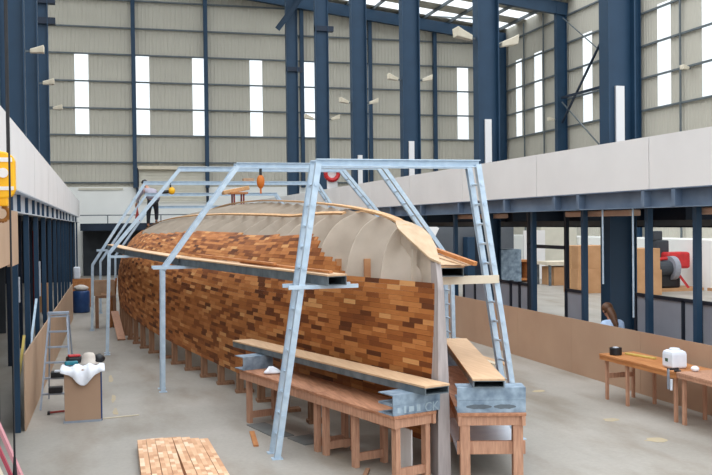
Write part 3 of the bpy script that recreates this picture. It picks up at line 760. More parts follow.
for i, (c, s, rz) in enumerate((((2.33,13.1,.006),(.3,1.0,.012),.25), ((2.72,12.35,.006),(.36,.5,.012),.3))):
    b = MB().box(c, s, rz).build('dark_sheet', 'sheet_grey'); tag(b, ('dark flat sheet on the floor under the far left workbench', 'smaller dark flat sheet on the floor behind the nearest gantry leg')[i], 'sheet')
b = MB().bar((2.95,10.3,.015), (3.08,10.6,.015), .05, .03).build('timber_offcut', 'post_wood'); tag(b, 'small brown offcut on the floor under the near left workbench', 'offcut')
b = MB().box((3.45,10.35,.3), (.02,.35,.5), .3).build('plasterboard_offcut', 'white'); tag(b, 'small pale panel standing under the near left workbench', 'panel')
# long boards on the floor right
for k in range(3):
    b = MB().bar((7.75+.17*k,17.6-.1*k,.02+.0*k), (7.5+.17*k,21.6,.02), .15, .035).build('floor_board', 'plytop' if k != 1 else 'cream'); tag(b, ('pale board lying on the floor nearest the hull on the right', 'creamy middle board of three lying on the floor on the right', 'pale board lying on the floor nearest the right hoarding')[k], 'board', 'boards on the right floor')

# ------------------------------------------------------------------ stacked laminated strips in the foreground
for k in range(8):
    fx = .495+.115*k; sl = -.006+.0012*k + (.006 if k > 3 else 0)
    yend = 12.60 - (0 if k < 5 else .07*(k-4)) - random.uniform(0,.03); R = random.Random(k)
    m = MB(); m.uv = []
    vs = []; x0, x1 = fx-.056, fx+.056
    n = 8; ynear = 10.0
    for i in range(n+1):
        y = yend+(ynear-yend)*i/n; sh = sl*(yend-y)*2.2
        for (x, z, vv) in ((x0,0,.05),(x1,0,.45),(x1,.12+.004*(k%3),.5),(x0,.12+.004*(k%3),.95)):
            vs.append(Vector((x+sh, y, z))); m.uv.append((y, k*5+{.05:.05,.45:.1,.95:1.05,.5:2.95}[vv]))
    fs = [(4*i+j, 4*i+(j+1)%4, 4*i+4+(j+1)%4, 4*i+4+j) for i in range(n) for j in range(4)] + [(3,2,1,0),(4*n,4*n+1,4*n+2,4*n+3)]
    m.v = vs; m.f = fs
    b = m.build('laminated_strip', 'strip')
    num = ['leftmost','second from the left','third from the left','fourth from the left','fourth from the right','third from the right','second from the right','rightmost'][k]
    tag(b, 'thick strip of short glued wood pieces in the foreground bundle, %s' % num, 'timber', 'laminated strips in the foreground')
b = MB().box((.75,12.8,.004), (.6,.2,.008), .05).build('packing_sheet', 'plastic_w'); tag(b, 'thin pale sheet showing behind the bundle of laminated strips', 'sheet')

# ------------------------------------------------------------------ cart with cloth, ladder, tools
ct = thing('tool_cart', 'small tool cart with a plain brown board front, heaped with cloths', 'cart', (-.29,14.85,0))
MB().bb(-.56,-.03, 14.58,14.6, .03,.80).build('front_board', 'mdf', ct)
MB().bb(-.56,-.03, 14.6,15.1, .78,.81).build('top', 'mdf', ct)
for x, y in ((-.55,14.62),(-.02,14.62),(-.55,15.08),(-.02,15.08)): MB().tube((x,y,0),(x,y,.83), .014).build('leg', 'blue', ct)
MB().bb(-.58,-.02, 14.56,14.63, 0,.03).build('base_rail', 'alu', ct)
cl_ = MB(); n = 22; rows = []
Rn = random.Random(5)
def cloth_z(u): return .80-.02*math.sin(9*u)
prof_y = [(14.95,.83),(14.8,.86),(14.62,.845),(14.565,.78),(14.555,.7),(14.55,.6)]
for j, (y, z) in enumerate(prof_y):
    for i in range(n+1):
        u = i/n; x = -.62+.66*u
        drop = 0 if j < 3 else (j-2)/3
        hang = (.1+.9*math.exp(-((u-.5)/.22)**2))*(.24)+.05
        zz = z if j < 3 else .84-drop*hang
        zz += Rn.uniform(-.012,.012)+(.02*math.sin(7*u*PI) if j < 3 else 0)
        yy = y - (.02*math.sin(u*21)+.015 if j >= 3 else 0)
        cl_.v.append(Vector((x, yy-.02, zz)))
for j in range(5):
    for i in range(n): a = j*(n+1)+i; cl_.f.append((a,a+1,a+n+2,a+n+1))
b = cl_.build('cloth', 'cloth', smooth=True, subsurf=1, solid=.01); tag(b, 'white cloth draped over the front of the brown tool cart', 'cloth')
b = MB().lathe((-.2,14.95,.845), [(.17,0),(.18,.01),(.12,.02),(.11,.10),(.07,.16),(.02,.17)], 18).build('hat', 'beige_cloth', smooth=True); tag(b, 'pale cloth hat on top of the tool cart', 'hat')
bg = thing('tool_bag', 'black tool bag with a red panel on the left of the tool cart', 'bag', (-.42,15.0,.84))
MB().box((-.42,15.0,.90), (.24,.18,.12), .2).build('body', 'black', bg, bevel=.03); MB().box((-.42,14.97,.975), (.18,.12,.03), .2).build('panel', 'red', bg, bevel=.01)
b = MB().ball((-.05,14.98,.905), .09,.1,.075, wob=.1, seed=2).build('gloves', 'black', smooth=True); tag(b, 'black gloves heaped on the right of the tool cart', 'gloves')
b = MB().bar((-.56,14.78,.885),(-.36,14.8,.885), .09, .06).build('power_tool', 'teal', bevel=.02); tag(b, 'teal power tool lying at the left edge of the tool cart', 'tool')
b = MB().bar((.0,14.7,.01),(.55,14.8,.01), .03, .015).build('batten', 'cream'); tag(b, 'thin pale batten on the floor beside the tool cart', 'batten')
# step ladder
ld = thing('step_ladder', 'aluminium step ladder standing against the left hoarding', 'ladder', (-.72,15.9,0))
fr = [(-.98,15.75,0),(-.83,16.05,1.55)]; fr2 = [(-.5,15.7,0),(-.55,16.05,1.55)]
for a, b_ in (fr, fr2): MB().bar(a, b_, .03, .07, up=(0,1,0)).build('stile', 'alu', ld)
for a, b_ in (((-.9,16.75,0),(-.83,16.1,1.5)), ((-.45,16.75,0),(-.53,16.1,1.5))): MB().bar(a, b_, .025, .04, up=(0,1,0)).build('rear_leg', 'alu', ld)
for k in range(1, 7):
    s = k/6.2; p0 = Vector(fr[0]).lerp(Vector(fr[1]), s); p1 = Vector(fr2[0]).lerp(Vector(fr2[1]), s)
    MB().bar(p0, p1, .08, .025).build('step', 'alu', ld)
MB().bb(-.86,-.52, 16.0,16.16, 1.53,1.57).build('top_cap', 'alu', ld)
for i, (x, z) in enumerate(((-.70,.53),(-.74,.27))):
    s = z+.0; tr = thing('tool_tray', ('black tray with a pale pad on the upper ladder step', 'plain black tray on the lower ladder step')[i], 'tray', (x,15.75,z))
    MB().box((x,15.72+.06*i,z+.05), (.22,.18,.09)).build('body', 'black', tr, bevel=.01)
    if i == 0: MB().box((x+.02,15.70,z+.105), (.14,.12,.025)).build('pad', 'plastic_w', tr)
hm = thing('hammer', 'wooden handled hammer lying on the floor beside the ladder', 'hammer', (-.68,15.35,0))
MB().tube((-.82,15.34,.03),(-.52,15.42,.03), .018).build('handle', 'redd', hm); MB().bar((-.83,15.28,.03),(-.83,15.4,.03), .04,.04).build('head', 'black', hm)

# ------------------------------------------------------------------ right-hand worktables
t, p, q, d, n = bench('workbench', 'orange topped table in front of the right hoarding, white tub on its near end', (8.06,11.6), (8.03,13.66), .68, .76, (.1,1.36,1.96), 1, False, mt='orange_wood', lw=.055, ah=.06)
MB().bar((8.1,13.55,.4),(8.6,13.55,.4), .04,.08).build('rail', 'pine', t)
t, p, q, d, n = bench('workbench', 'pale pine table at the right edge, clamped end to end with the orange topped one', (8.03,8.6), (8.06,11.57), .72, .77, (.2, 2.9), 1, False, mt='pine', lw=.06, ah=.05)
tub = thing('tub', 'white square plastic tub with a green label on the right worktables', 'tub', (8.3,11.95,.76))
m = MB(); nn = 24
def sq(r, z): return [(8.3+r*max(-.82,min(.82,1.15*math.cos(2*PI*k/nn))), 11.95+r*max(-.82,min(.82,1.15*math.sin(2*PI*k/nn))), z) for k in range(nn)]
ring = [(.135,.765),(.155,.79),(.155,.97),(.145,1.01),(.10,1.035)]
vs = []; fs = []
for r, z in ring: vs += sq(r, z)
for i in range(len(ring)-1):
    for k in range(nn): fs.append((i*nn+k, i*nn+(k+1)%nn, (i+1)*nn+(k+1)%nn, (i+1)*nn+k))
fs += [tuple(range(nn)), tuple((len(ring)-1)*nn+k for k in range(nn))]
m.add(vs, fs).build('body', 'plastic_w', tub, smooth=False, bevel=.008)
MB().bb(8.17,8.174, 11.93,12.0, .86,.91).build('label_patch', 'green', tub)
MB().lathe((8.3,11.95,1.03), [(.08,0),(.08,.02),(.065,.03)], 20).build('lid', 'plastic_w', tub)
b = MB().ball((8.33,11.5,.812), .06,.06,.042).build('cloth_ball', 'cloth', smooth=True); tag(b, 'small white ball shaped lump beside the white tub', 'lump')
b = MB().lathe((8.12,11.62,.765), [(.05,0),(.05,.018),(.02,.022)], 14).build('scraper', 'black'); tag(b, 'small flat black tool between the two right worktables', 'tool')
tp = thing('tape_roll', 'fat roll of black tape on the far end of the orange topped table', 'tape', (8.2,13.42,.76))
m = MB(); nn = 24
vs = []; prof = [(.05,0),(.095,0),(.1,.01),(.1,.11),(.095,.12),(.05,.12)]
m2 = MB(); ring = []
for r, z in prof: ring += [(8.2+r*math.cos(2*PI*k/nn), 13.42+r*math.sin(2*PI*k/nn), .762+z) for k in range(nn)]
fs = [(i*nn+k, i*nn+(k+1)%nn, ((i+1)%6)*nn+(k+1)%nn, ((i+1)%6)*nn+k) for i in range(6) for k in range(nn)]
m2.add(ring, fs).build('tape', 'black', tp)
MB().lathe((8.2,13.42,.765), [(.049,0),(.049,.125)], 20).build('core', 'plastic_w', tp)
b = MB().bar((8.38,13.4,.778),(8.5,12.75,.778), .06,.03).build('spirit_level', 'yellow_d', bevel=.004); tag(b, 'yellow spirit level lying on the orange topped table', 'level')
cp = thing('clamp', 'steel clamp joining the two right worktables', 'clamp', (7.96,11.6,.5))
MB().bar((7.95,11.6,.52),(7.95,11.6,.82), .02,.035).build('bar', 'alu', cp); MB().bar((7.94,11.6,.81),(8.12,11.6,.81), .03,.03).build('jaw', 'black', cp); MB().tube((8.0,11.6,.5),(8.0,11.6,.66), .02).build('handle', 'plastic_w', cp)

# ------------------------------------------------------------------ crane hook and pendant (near, left)
hk = thing('crane_hook', 'yellow crane hook block hanging at the left edge', 'crane hook', (-.79,8,2.95))
x, y = -.80, 8.
pts = [(.13*math.cos(a)*1.0, .22*math.sin(a)) for a in [2*PI*k/20 for k in range(20)]]
x = -.77
hp = [(x+max(-.11,min(.11,a*1.2)), y-.06, 3.42+max(-.19,b*.9)) for a, b in pts]
MB().prism(hp, (0,.12,0)).build('side_plates', 'yellow', hk, bevel=.015)
MB().tube((x+.02,y-.075,3.44),(x+.02,y+.075,3.44), .04, 16).build('sheave_pin', 'white', hk)
MB().bb(x-.09,x+.09,y-.066,y-.06,3.53,3.565).build('warning_stripe', 'white', hk); MB().bb(x-.1,x+.1,y-.066,y-.06,3.3,3.33).build('warning_stripe', 'white', hk)
MB().bb(x-.05,x+.05,y-.05,y+.05,3.17,3.25).build('swivel', 'yellow', hk, bevel=.01)
hpt = [(x+.055*math.cos(a), y, 3.11+.06*math.sin(a)) for a in [PI*.5-PI*1.55*k/12 for k in range(13)]]
MB().path(hpt, .018, 8).build('hook', 'rust_hook', hk)
MB().tube((x-.04,y,3.6),(x-.04,y,9), .008, 6).build('rope', 'black', hk); MB().tube((x+.05,y,3.6),(x+.05,y,9), .008, 6).build('rope', 'black', hk)
pc = thing('pendant_control', 'black crane pendant on a long thin cable hanging at the far left', 'pendant control', (-.61,7,1.05))
MB().tube((-.618,7,1.3),(-.618,7,9), .008, 6).build('cable', 'black', pc)
MB().lathe((-.618,7,1.0), [(.014,0),(.022,.03),(.022,.16),(.014,.24),(.009,.34)], 10).build('handset', 'black', pc)

# sheets leaning bottom left
for k in range(6):
    yb = 9.9-.22*k; xo = -.64-.02*k
    mm = ('pink','pinkd','cream','pink','pinkd','cream')[k]
    b = MB().bar((xo-.03*k, yb, .0), (xo-.62-.03*k, yb+.12, 1.55), .06 if k % 2 else .14, .03, up=(1,0,.4)).build('leaning_board', mm)
    tag(b, '%s board leaning back at the bottom left corner, %s in the row' % ({'pink':'pink','pinkd':'crimson edged','cream':'cream'}[mm], ('first','second','third','fourth','fifth','last')[k]), 'board', 'boards leaning at the bottom left')
# things leaning by the left posts and under the left mezzanine
b = MB().bar((-1.16,16.2,.9),(-1.12,17.4,1.7), .04,.02).build('straightedge', 'galv'); tag(b, 'light blue metal straightedge leaning on the left hoarding', 'straightedge')
b = MB().bar((-1.25,14.9,.55),(-1.2,15.6,1.25), .04,.02).build('batten', 'yellow_d'); tag(b, 'yellowish batten leaning behind the left hoarding', 'batten')
b = MB().tube((-1.45,22.5,.9),(-1.45,22.5,2.9), .07).build('pipe', 'redd'); tag(b, 'red upright pipe among the left blue posts', 'pipe')
for i, (x, y, z, h) in enumerate(((-1.6,19.3,1.5,.5),(-1.55,25.0,1.2,.9))):
    b = MB().bb(x-.05,x+.05,y-.06,y+.06,z,z+h).build('upright_panel', 'plastic_w'); tag(b, ('pale upright strip between the left posts', 'taller pale upright strip farther along the left posts')[i], 'panel')
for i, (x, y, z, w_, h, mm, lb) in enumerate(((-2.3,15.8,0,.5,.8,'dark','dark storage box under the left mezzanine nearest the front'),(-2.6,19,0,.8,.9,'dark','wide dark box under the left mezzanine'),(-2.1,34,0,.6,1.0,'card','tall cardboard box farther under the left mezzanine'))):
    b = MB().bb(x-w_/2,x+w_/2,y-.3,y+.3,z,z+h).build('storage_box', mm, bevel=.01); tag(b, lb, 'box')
b = MB().ball((-1.75,14.5,.92),.14,.14,.16,wob=.15,seed=4).build('white_bundle', 'cloth', smooth=True); tag(b, 'white bundle under the near end of the left mezzanine', 'bundle')
b = MB().bb(-2.1,-1.5,14.2,14.8,0,.78).build('cabinet', 'dark'); tag(b, 'low dark cabinet holding the white bundle under the left mezzanine', 'cabinet')
# far left group
tk = thing('plastic_drum', 'blue drum with a pale sack on top at the far end of the left hoarding', 'drum', (-.66,33.2,0))
MB().lathe((-.66,33.2,0), [(.27,0),(.29,.05),(.28,.3),(.29,.35),(.28,.7),(.26,.75)], 20).build('body', 'blue', tk, smooth=True)
MB().ball((-.66,33.2,.84), .25,.25,.12, wob=.1, seed=5).build('sack', 'beige_cloth', tk, smooth=True)
b = MB().bb(-1.0,-.35, 35.2,35.4, 0,1.05).build('wood_panel', 'orange_wood'); tag(b, 'orange brown wooden panel behind the blue drum', 'panel')
b = MB().bb(-.97,-.72, 35.2,35.4, 1.05,1.5).build('white_jug', 'plastic_w', bevel=.05); tag(b, 'white container on the orange brown panel', 'container')
bt = thing('workbench', 'small timber stand with a crate at the far left of the hull', 'workbench', (.15,28.2,0))
MB().bb(-.16,.42, 27.8,28.6, .88,.95).build('top', 'post_wood', bt)
for x, y in ((-.12,27.85),(.38,27.85),(-.12,28.55),(.38,28.55)): MB().bb(x-.05,x+.05,y-.05,y+.05,0,.88).build('leg', 'post_wood', bt)
cr_ = thing('crate', 'open slotted plywood crate on the small timber stand', 'crate', (.12,28.2,.95))
m = MB(); m.bb(-.2,.4,27.84,27.87,1.04,1.38); m.bb(-.2,.4,27.84,27.87,.95,.99); m.bb(-.2,.0,27.84,27.87,.99,1.04); m.bb(.22,.4,27.84,27.87,.99,1.04)
m.build('front', 'crate', cr_); MB().bb(-.2,.4,28.4,28.43,.95,1.38).build('back', 'crate', cr_)
for xx in (-.19,.39): MB().bb(xx-.01,xx+.01,27.87,28.4,.95,1.38).build('side', 'crate', cr_)
MB().bb(-.19,.39,27.87,28.4,.95,.97).build('bottom', 'crate', cr_)

# ------------------------------------------------------------------ things beyond the right mezzanine
def carton(x, y, w_, d_, h, label, z=0, m='card'):
    t = thing('carton', label, 'carton', (x,y,z), 'cartons beyond the right mezzanine')
    MB().bb(x-w_/2,x+w_/2,y-d_/2,y+d_/2,z,z+h).build('body', m, t, bevel=.01)
    MB().bb(x-w_/2-.003,x+w_/2+.003,y-.05,y+.05,z+.01,z+h+.003).build('tape', 'batten', t)
carton(20.85, 32.2, 1.1, 1.2, 1.0, 'lower brown carton of the stack just right of the nearest column', 0)
carton(20.8, 32.2, 1.05, 1.2, .85, 'upper brown carton of the stack just right of the nearest column', 1.0)
carton(19.4, 34., 1.4, 1.2, 1.0, 'lower brown carton of the stack just left of the nearest column', 0)
carton(19.4, 34., 1.35, 1.2, .95, 'upper brown carton of the stack just left of the nearest column', 1.0)
carton(20.7, 38.6, 1.3, 1.2, .85, 'wide low carton under a pale table top beyond the open partition', 0)
tbx = thing('packing_table', 'pale green topped packing table over a wide low carton', 'table', (20.7,38.6,0))
MB().bb(19.75,21.65,37.9,39.3,.95,1.1).build('top', 'cream', tbx)
for xx in (19.85,21.55):
    for yy in (38.0,39.2): MB().bb(xx-.05,xx+.05,yy-.05,yy+.05,0,.95).build('leg', 'galv_dark', tbx)
ob = thing('wooden_cabinet', 'orange brown open wooden cabinet standing far under the right mezzanine', 'cabinet', (19.3,41,0))
m = MB(); m.bb(18.6,20.2,40.7,41.4,1.0,1.1); m.bb(18.6,20.2,40.7,41.4,.1,.2); m.bb(18.6,18.75,40.7,41.4,0,1.0); m.bb(19.35,19.5,40.7,41.4,0,1.0); m.bb(20.05,20.2,40.7,41.4,0,1.0); m.build('carcass', 'orange_wood', ob)
MB().bb(18.6,20.2,41.3,41.4,0,1.0).build('back', 'black', ob)
carton(16.6, 36.5, .8, .8, .85, 'small brown carton right of the galvanised ladder leg, under a blue box')
b = MB().bb(16.25,16.95,36.2,36.8,.855,1.5).build('storage_box', 'blue'); tag(b, 'blue box on a brown carton right of the ladder leg', 'box')
b = MB().bb(12.1,12.9,26.6,27.2,0,2.1).build('locker', 'galv_old', bevel=.02); tag(b, 'tall grey locker behind the right ladder leg', 'locker')
b = MB().bb(21.0,22.2,43.0,43.1,0,2.5).build('wall_panel', 'white'); tag(b, 'tall white panel beyond the open partition frame, left of the low carton', 'panel')
b = MB().bb(22.3,24.35,43.6,43.7,0,2.7).build('wall_panel', 'shutter'); tag(b, 'long pale screen wall far beyond the right mezzanine', 'panel')
b = MB().bb(10.2,20.9,44,44.1,0,2.9).build('wall_panel', 'screen'); tag(b, 'dark screen wall far under the right mezzanine', 'panel')
b = MB().bb(18.0,19.0,43.3,43.9,0,2.2).build('locker', 'navy'); tag(b, 'dark blue cabinet against the dark screen wall under the right mezzanine', 'locker')
b = MB().bar((14.6,42.8,0),(16.4,43.7,2.8), .5, .06, up=(0,1,0)).build('leaning_sheet', 'white'); tag(b, 'pale sheet leaning diagonally on the dark screen wall', 'sheet')
b = MB().bb(10.2,10.6,22.9,23.3,.0,1.2).build('storage_box', 'plastic_w'); tag(b, 'pale blue grey box behind the right hoarding next to the ladder leg', 'box')
mc = thing('machine', 'red and black workshop machine on a timber pallet beyond the right mezzanine', 'machine', (22.84,33.4,0))
MB().bb(21.59,24.29,32.9,34.3,0,.12).build('pallet', 'card', mc)
MB().bb(22.09,23.39,33.2,34.2,.12,.7).build('bed', 'black', mc, bevel=.08)
MB().tube((21.99,33.3,.95),(22.89,33.3,.95), .32, 18).build('motor', 'dark', mc); MB().tube((22.89,33.3,.95),(23.14,33.3,.95), .5, 20).build('flywheel', 'greypanel', mc)
MB().bb(22.99,24.09,33.5,34.2,.9,1.6).build('housing', 'red', mc, bevel=.1)
MB().bar((23.19,33.2,.8),(23.59,32.95,.12), .12,.1).build('leg', 'red', mc)
MB().bb(22.79,23.39,34.0,34.5,1.2,2.1).build('hopper', 'dark', mc, bevel=.05); MB().bb(22.74,23.14,34.1,34.4,2.1,2.5).build('chute', 'dark', mc, bevel=.04)
MB().tube((20.69,33.2,1.15),(22.09,33.2,1.1), .05).build('arm', 'galv', mc); MB().tube((21.69,33.2,1.3),(22.79,33.3,1.35), .07).build('guard_bar', 'red', mc)
b = MB().bb(24.3,24.39,29.5,32.7,0,.12).build('timber_beam', 'card'); tag(b, 'long timber lying at the foot of the white wall beyond the machine', 'timber')

# ------------------------------------------------------------------ things on / above the hull
st = thing('trestle', 'small trestle with dark red legs on top of the hull', 'trestle', (4.3,29.2,3.5))
for x, y in ((4.12,29.0),(4.42,29.0),(4.12,29.5),(4.42,29.5)): MB().tube((x,y,3.5),(x,y,3.98), .028).build('leg', 'redd', st)
MB().bb(4.0,4.55,28.9,29.6,3.96,4.02).build('top', 'orange_wood', st)
b = MB().bar((3.78,29.2,4.0),(4.62,29.3,4.17), .3,.13).build('timber_block', 'batten', bevel=.02); tag(b, 'rough tan timber block lying across the small trestle', 'timber')
b = MB().box((4.62,29.3,4.37), (.34,.3,.2)).build('crate', 'crate', bevel=.01); tag(b, 'small pale crate on the timber block above the hull', 'crate')
sn = thing('pulley_block', 'orange pulley block hanging from the second gantry beam', 'pulley', (2.87,16.74,3.5))
MB().path([(2.87,16.74,4.02),(2.87,16.74,3.9)], .025).build('shackle', 'black', sn)
MB().ball((2.87,16.74,3.78), .075,.05,.13).build('cheek', 'orange', sn, smooth=True); MB().tube((2.87,16.74,3.56),(2.87,16.74,3.66), .018).build('hook', 'orange', sn)
yl = thing('hoist', 'yellow hoist with a dark grip hanging from the fourth gantry beam', 'hoist', (2.02,27.2,3.95))
MB().ball((2.04,27.2,4.0), .10,.09,.11).build('body', 'yellow', yl, smooth=True); MB().tube((1.76,27.2,3.96),(1.95,27.2,3.98), .05).build('grip', 'black', yl)
MB().bar((2.0,27.2,4.1),(2.0,27.2,4.23), .04,.04).build('hanger', 'black', yl)
b = MB().prism([(.98,27.1,3.2),(1.12,27.1,3.12),(1.05,27.1,3.55)], (0,.08,0)).build('rope_bundle', 'redd'); tag(b, 'red brown triangular bundle hanging on the left leg of the fourth gantry', 'bundle')
rb = thing('lifebuoy', 'red and white ring hanging on the far right white panels', 'lifebuoy', (9.1,37.5,4.5))
m = MB(); nn = 20
for k in range(nn):
    a, b_ = 2*PI*k/nn, 2*PI*(k+1)/nn
    m.tube((9.5+.28*math.cos(a),37.6,5.1+.28*math.sin(a)),(9.5+.28*math.cos(b_),37.6,5.1+.28*math.sin(b_)), .09, 8)
m.build('ring', 'red', rb); MB().bb(9.3,9.75,37.66,37.72,4.46,5.6).build('back_board', 'white', rb)

# ------------------------------------------------------------------ people
def skin(name, pts, edges, m, parent, root=0, sub=1):
    org = ORG[parent.name] if parent else Vector()
    me = bpy.data.meshes.new(name); me.from_pydata([tuple(Vector(p[:3])-org) for p in pts], edges, [])
    o = bpy.data.objects.new(name, me); COL.objects.link(o)
    if parent: o.parent = parent
    ORG[o.name] = org
    me.materials.append(M[m])
    md = o.modifiers.new('Skin', 'SKIN'); md.use_smooth_shade = True
    sv = me.skin_vertices[0].data if me.skin_vertices else None
    if sv is None:
        bm = bmesh.new(); bm.from_mesh(me); bm.verts.layers.skin.verify(); bm.to_mesh(me); bm.free(); sv = me.skin_vertices[0].data
    for i, p in enumerate(pts):
        r = p[3]; sv[i].radius = (r, r) if not isinstance(r, tuple) else r
        sv[i].use_root = (i == root)
    s = o.modifiers.new('Sub', 'SUBSURF'); s.levels = sub; s.render_levels = sub
    return o
def person(label, J, hairm, topm, legm, hairlong=None):
    """J: dict of joints in world space"""
    pl = J['pelvis']; t = thing('person', label, 'person', (pl[0], pl[1], J['ground']))
    pts = []; ix = {}; ed = []
    def add(k, p, r): ix[k] = len(pts); pts.append((*p, r))
    V = {k: Vector(v) for k, v in J.items() if k != 'ground'}
    add('pelvis', V['pelvis'], .13); add('waist', V['waist'], .115); add('chest', V['chest'], .14); add('neck', V['neck'], .052)
    hd = (V['head']-V['neck']).normalized(); fwd = V['face'].normalized()
    add('jaw', V['head']-hd*.05+fwd*.01, .075); add('crown', V['head']+hd*.06, .088)
    add('nose', V['head']+fwd*.105-hd*.02, .014)
    ed += [('pelvis','waist'),('waist','chest'),('chest','neck'),('neck','jaw'),('jaw','crown')]
    ed += [('jaw','nose')]
    for s in 'LR':
        add('sh'+s, V['sh'+s], .062); add('el'+s, V['el'+s], .045); add('wr'+s, V['wr'+s], .03)
        ed += [('chest','sh'+s),('sh'+s,'el'+s),('el'+s,'wr'+s)]
        dr = (V['wr'+s]-V['el'+s]).normalized(); sd = dr.cross(Vector((0,0,1)));
        sd = sd.normalized() if sd.length > .1 else Vector((1,0,0)); up = sd.cross(dr)
        add('pm'+s, V['wr'+s]+dr*.06, .032); ed.append(('wr'+s,'pm'+s))
        for f_, (o_, L1, L2) in enumerate(((-.03,.035,.03),(-.01,.042,.035),(.011,.04,.033),(.031,.03,.026))):
            a = V['wr'+s]+dr*.10+sd*o_; add('f%d%s'%(f_,s), a, .009); add('g%d%s'%(f_,s), a+dr*L1-up*.012, .0085); add('h%d%s'%(f_,s), a+dr*(L1+L2*.7)-up*.035, .008)
            ed += [('pm'+s,'f%d%s'%(f_,s)),('f%d%s'%(f_,s),'g%d%s'%(f_,s)),('g%d%s'%(f_,s),'h%d%s'%(f_,s))]
        add('t1'+s, V['wr'+s]+dr*.05-sd*.045, .011); add('t2'+s, V['wr'+s]+dr*.09-sd*.055-up*.015, .009); ed += [('wr'+s,'t1'+s),('t1'+s,'t2'+s)]
        add('hp'+s, V['hp'+s], .095); add('kn'+s, V['kn'+s], .062); add('an'+s, V['an'+s], .04); add('to'+s, V['to'+s], .035)
        ed += [('pelvis','hp'+s),('hp'+s,'kn'+s),('kn'+s,'an'+s),('an'+s,'to'+s)]
    E_ = [(ix[a],ix[b]) for a, b in ed]
    skin('body', pts, E_, 'skin', t, 0, 1)
    # face details
    sdv = hd.cross(fwd).normalized()
    for sg_ in (-1,1):
        MB().ball(V['head']+fwd*.083+sdv*sg_*.032+hd*.012, .011,.011,.011, 8,6).build('eye', 'black', t)
        MB().ball(V['head']+sdv*sg_*.088, .02,.02,.03, 8,6).build('ear', 'skin', t)
    # clothes
    def garment(name, items, edges, m):
        P = []; I = {}
        for k, p, r in items: I[k] = len(P); P.append((*p, r))
        return skin(name, P, [(I[a],I[b]) for a,b in edges], m, t, 0, 1)
    it = [('pelvis', V['pelvis'].lerp(V['waist'],.05), .175), ('waist',V['waist'],.185), ('chest',V['chest'],.2), ('neck', V['chest'].lerp(V['neck'],.75), .07)]
    e2 = [('pelvis','waist'),('waist','chest'),('chest','neck')]
    for s in 'LR':
        it += [('sh'+s,V['sh'+s],.082),('el'+s,V['el'+s],.062),('wr'+s,V['el'+s].lerp(V['wr'+s],.93),.045)]; e2 += [('chest','sh'+s),('sh'+s,'el'+s),('el'+s,'wr'+s)]
    garment('top', it, e2, topm)
    it = [('pelvis',V['pelvis'],.15)]; e2 = []
    for s in 'LR':
        it += [('hp'+s,V['hp'+s],.112),('kn'+s,V['kn'+s],.08),('an'+s,V['kn'+s].lerp(V['an'+s],.93),.062)]; e2 += [('pelvis','hp'+s),('hp'+s,'kn'+s),('kn'+s,'an'+s)]
    garment('trousers', it, e2, legm)
    for s in 'LR':
        a = V['an'+s]; b_ = V['to'+s]; z0 = min(a.z, b_.z)
        skin('shoe', [(*a,.05),(*(a.lerp(b_,.6)),.048),(*b_,.038)], [(0,1),(1,2)], 'black', t, 0, 1)
    # hair cap
    m = MB(); c = V['head']+hd*.045-fwd*.022
    m.ball(c, .112,.112,.112, 16,10); m.build('hair', hairm, t, smooth=True)
    if hairlong:
        skin('ponytail', [(*p, r) for p, r in hairlong], [(i,i+1) for i in range(len(hairlong)-1)], hairm, t, 0, 1)
    return t
# worker bending on the far end of the hull
gx, gy, gz = 1.78, 33.2, None
def hz(x, y):
    best = None
    for k in range(121):
        a, z = sec(y, k/120); 
        if best is None or abs(a-abs(CX-x)) < best[0]: best = (abs(a-abs(CX-x)), z)
    return best[1]
gz = hz(gx, gy)
zL, zR = hz(gx-.17, gy)+.045, hz(gx+.16, gy+.05)+.045
person('person in a lilac grey sweatshirt and dark trousers bending over on top of the hull', dict(ground=gz,
    pelvis=(gx+.05,gy,gz+.86), waist=(gx+.01,gy+.06,gz+1.0), chest=(gx-.07,gy+.18,gz+1.19), neck=(gx-.16,gy+.27,gz+1.37), head=(gx-.21,gy+.33,gz+1.48), face=(-.45,.5,-.6),
    shL=(gx-.28,gy+.15,gz+1.23), elL=(gx-.44,gy+.24,gz+1.0), wrL=(gx-.50,gy+.34,gz+.78), shR=(gx+.14,gy+.20,gz+1.21), elR=(gx+.27,gy+.28,gz+.98), wrR=(gx+.20,gy+.40,gz+.78),
    hpL=(gx-.05,gy,gz+.80), knL=(gx-.11,gy+.04,gz+.43), anL=(gx-.13,gy-.02,zL+.04), toL=(gx-.18,gy+.14,zL), hpR=(gx+.14,gy,gz+.80), knR=(gx+.17,gy+.05,gz+.42), anR=(gx+.16,gy+.03,zR+.04), toR=(gx+.16,gy+.2,zR)),
    'hair_b', 'sweat', 'trouser')
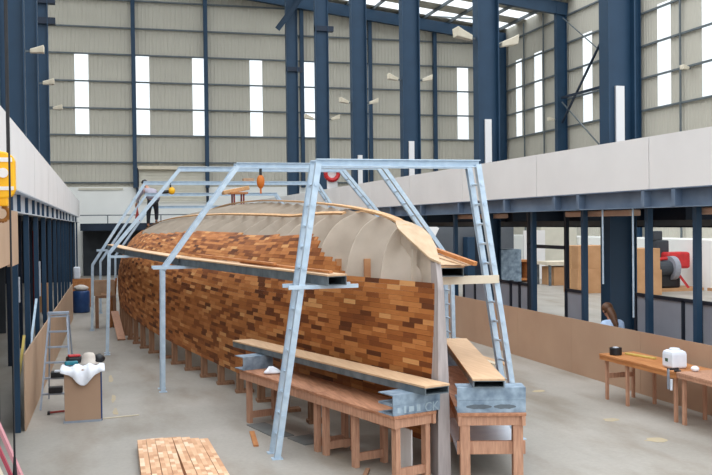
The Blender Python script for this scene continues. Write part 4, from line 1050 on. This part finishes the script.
# woman kneeling behind the right hoarding
wx, wy = 9.40, 15.5
person('person with long brown hair and a light blue shirt kneeling behind the right hoarding', dict(ground=0,
    pelvis=(wx,wy-.02,0.46), waist=(wx,wy-.03,0.66), chest=(wx,wy-.02,0.92), neck=(wx,wy+.06,1.13), head=(wx-.01,wy+.14,1.25), face=(0,.7,-.7),
    shL=(wx-.19,wy,1.01), elL=(wx-.25,wy+.12,0.76), wrL=(wx-.15,wy+.34,0.70), shR=(wx+.19,wy,1.01), elR=(wx+.25,wy+.12,0.76), wrR=(wx+.15,wy+.34,0.70),
    hpL=(wx-.1,wy-.02,0.40), knL=(wx-.12,wy+.12,.08), anL=(wx-.12,wy-.34,.08), toL=(wx-.12,wy-.48,.05), hpR=(wx+.1,wy-.02,0.40), knR=(wx+.12,wy+.12,.08), anR=(wx+.12,wy-.34,.08), toR=(wx+.12,wy-.48,.05)),
    'hair', 'shirt', 'trouser', [(Vector((wx-.01,wy+.12,1.32)),.07),(Vector((wx-.01,wy+.02,1.24)),.09),(Vector((wx+.0,wy-.05,1.12)),.075),(Vector((wx+.01,wy-.12,1.00)),.055),(Vector((wx+.01,wy-.16,0.90)),.02)])

# faded yellow marks on the floor
pm = MB(); R = random.Random(11)
for (x, y, w_, L_) in ((.18,16.4,.04,.35),(.2,15.2,.04,.3),(.16,18.5,.04,.5),(7.35,12.15,.14,.1),(7.25,10.85,.16,.12),(7.4,14.6,.14,.1)):
    n = 12; pm.prism([(x+w_*(1+R.uniform(-.3,.3))*math.cos(2*PI*k/n), y+L_*(1+R.uniform(-.3,.3))*math.sin(2*PI*k/n), .001) for k in range(n)], (0,0,.002))
pmo = pm.build('paint_mark', 'paintmark', f)

# ------------------------------------------------------------------ light
w = bpy.data.worlds.new('World'); SC.world = w; w.use_nodes = True
nt = w.node_tree; bgn = nt.nodes['Background']; bgn.inputs['Color'].default_value = (.90,.955,1.0,1)
tc = nt.nodes.new('ShaderNodeTexCoord'); sx = nt.nodes.new('ShaderNodeSeparateXYZ'); nt.links.new(tc.outputs['Generated'], sx.inputs[0])
mr_ = nt.nodes.new('ShaderNodeMapRange'); mr_.inputs['To Min'].default_value = .84; mr_.inputs['To Max'].default_value = 2.3    # overcast sky, brighter overhead
nt.links.new(sx.outputs['Z'], mr_.inputs['Value']); nt.links.new(mr_.outputs['Result'], bgn.inputs['Strength'])

# ------------------------------------------------------------------ camera
cam = bpy.data.cameras.new('Camera'); co = bpy.data.objects.new('Camera', cam); COL.objects.link(co)
yaw, pitch, roll = math.radians(15.63), math.radians(-.92), -.012
fw = Vector((math.sin(yaw)*math.cos(pitch), math.cos(yaw)*math.cos(pitch), math.sin(pitch)))
r0 = Vector((math.cos(yaw), -math.sin(yaw), 0)); u0 = r0.cross(fw)
Rv = math.cos(roll)*r0 + math.sin(roll)*u0; Uv = -math.sin(roll)*r0 + math.cos(roll)*u0
co.matrix_world = Matrix(((Rv.x,Uv.x,-fw.x,0),(Rv.y,Uv.y,-fw.y,0),(Rv.z,Uv.z,-fw.z,3.0),(0,0,0,1)))
cam.sensor_width = 36; cam.lens = 915/712*36; cam.clip_end = 300
SC.camera = co
vs = SC.view_settings; vs.view_transform = 'Standard'; vs.look = 'None'; vs.exposure = .52; vs.gamma = 1; vs.use_curve_mapping = False
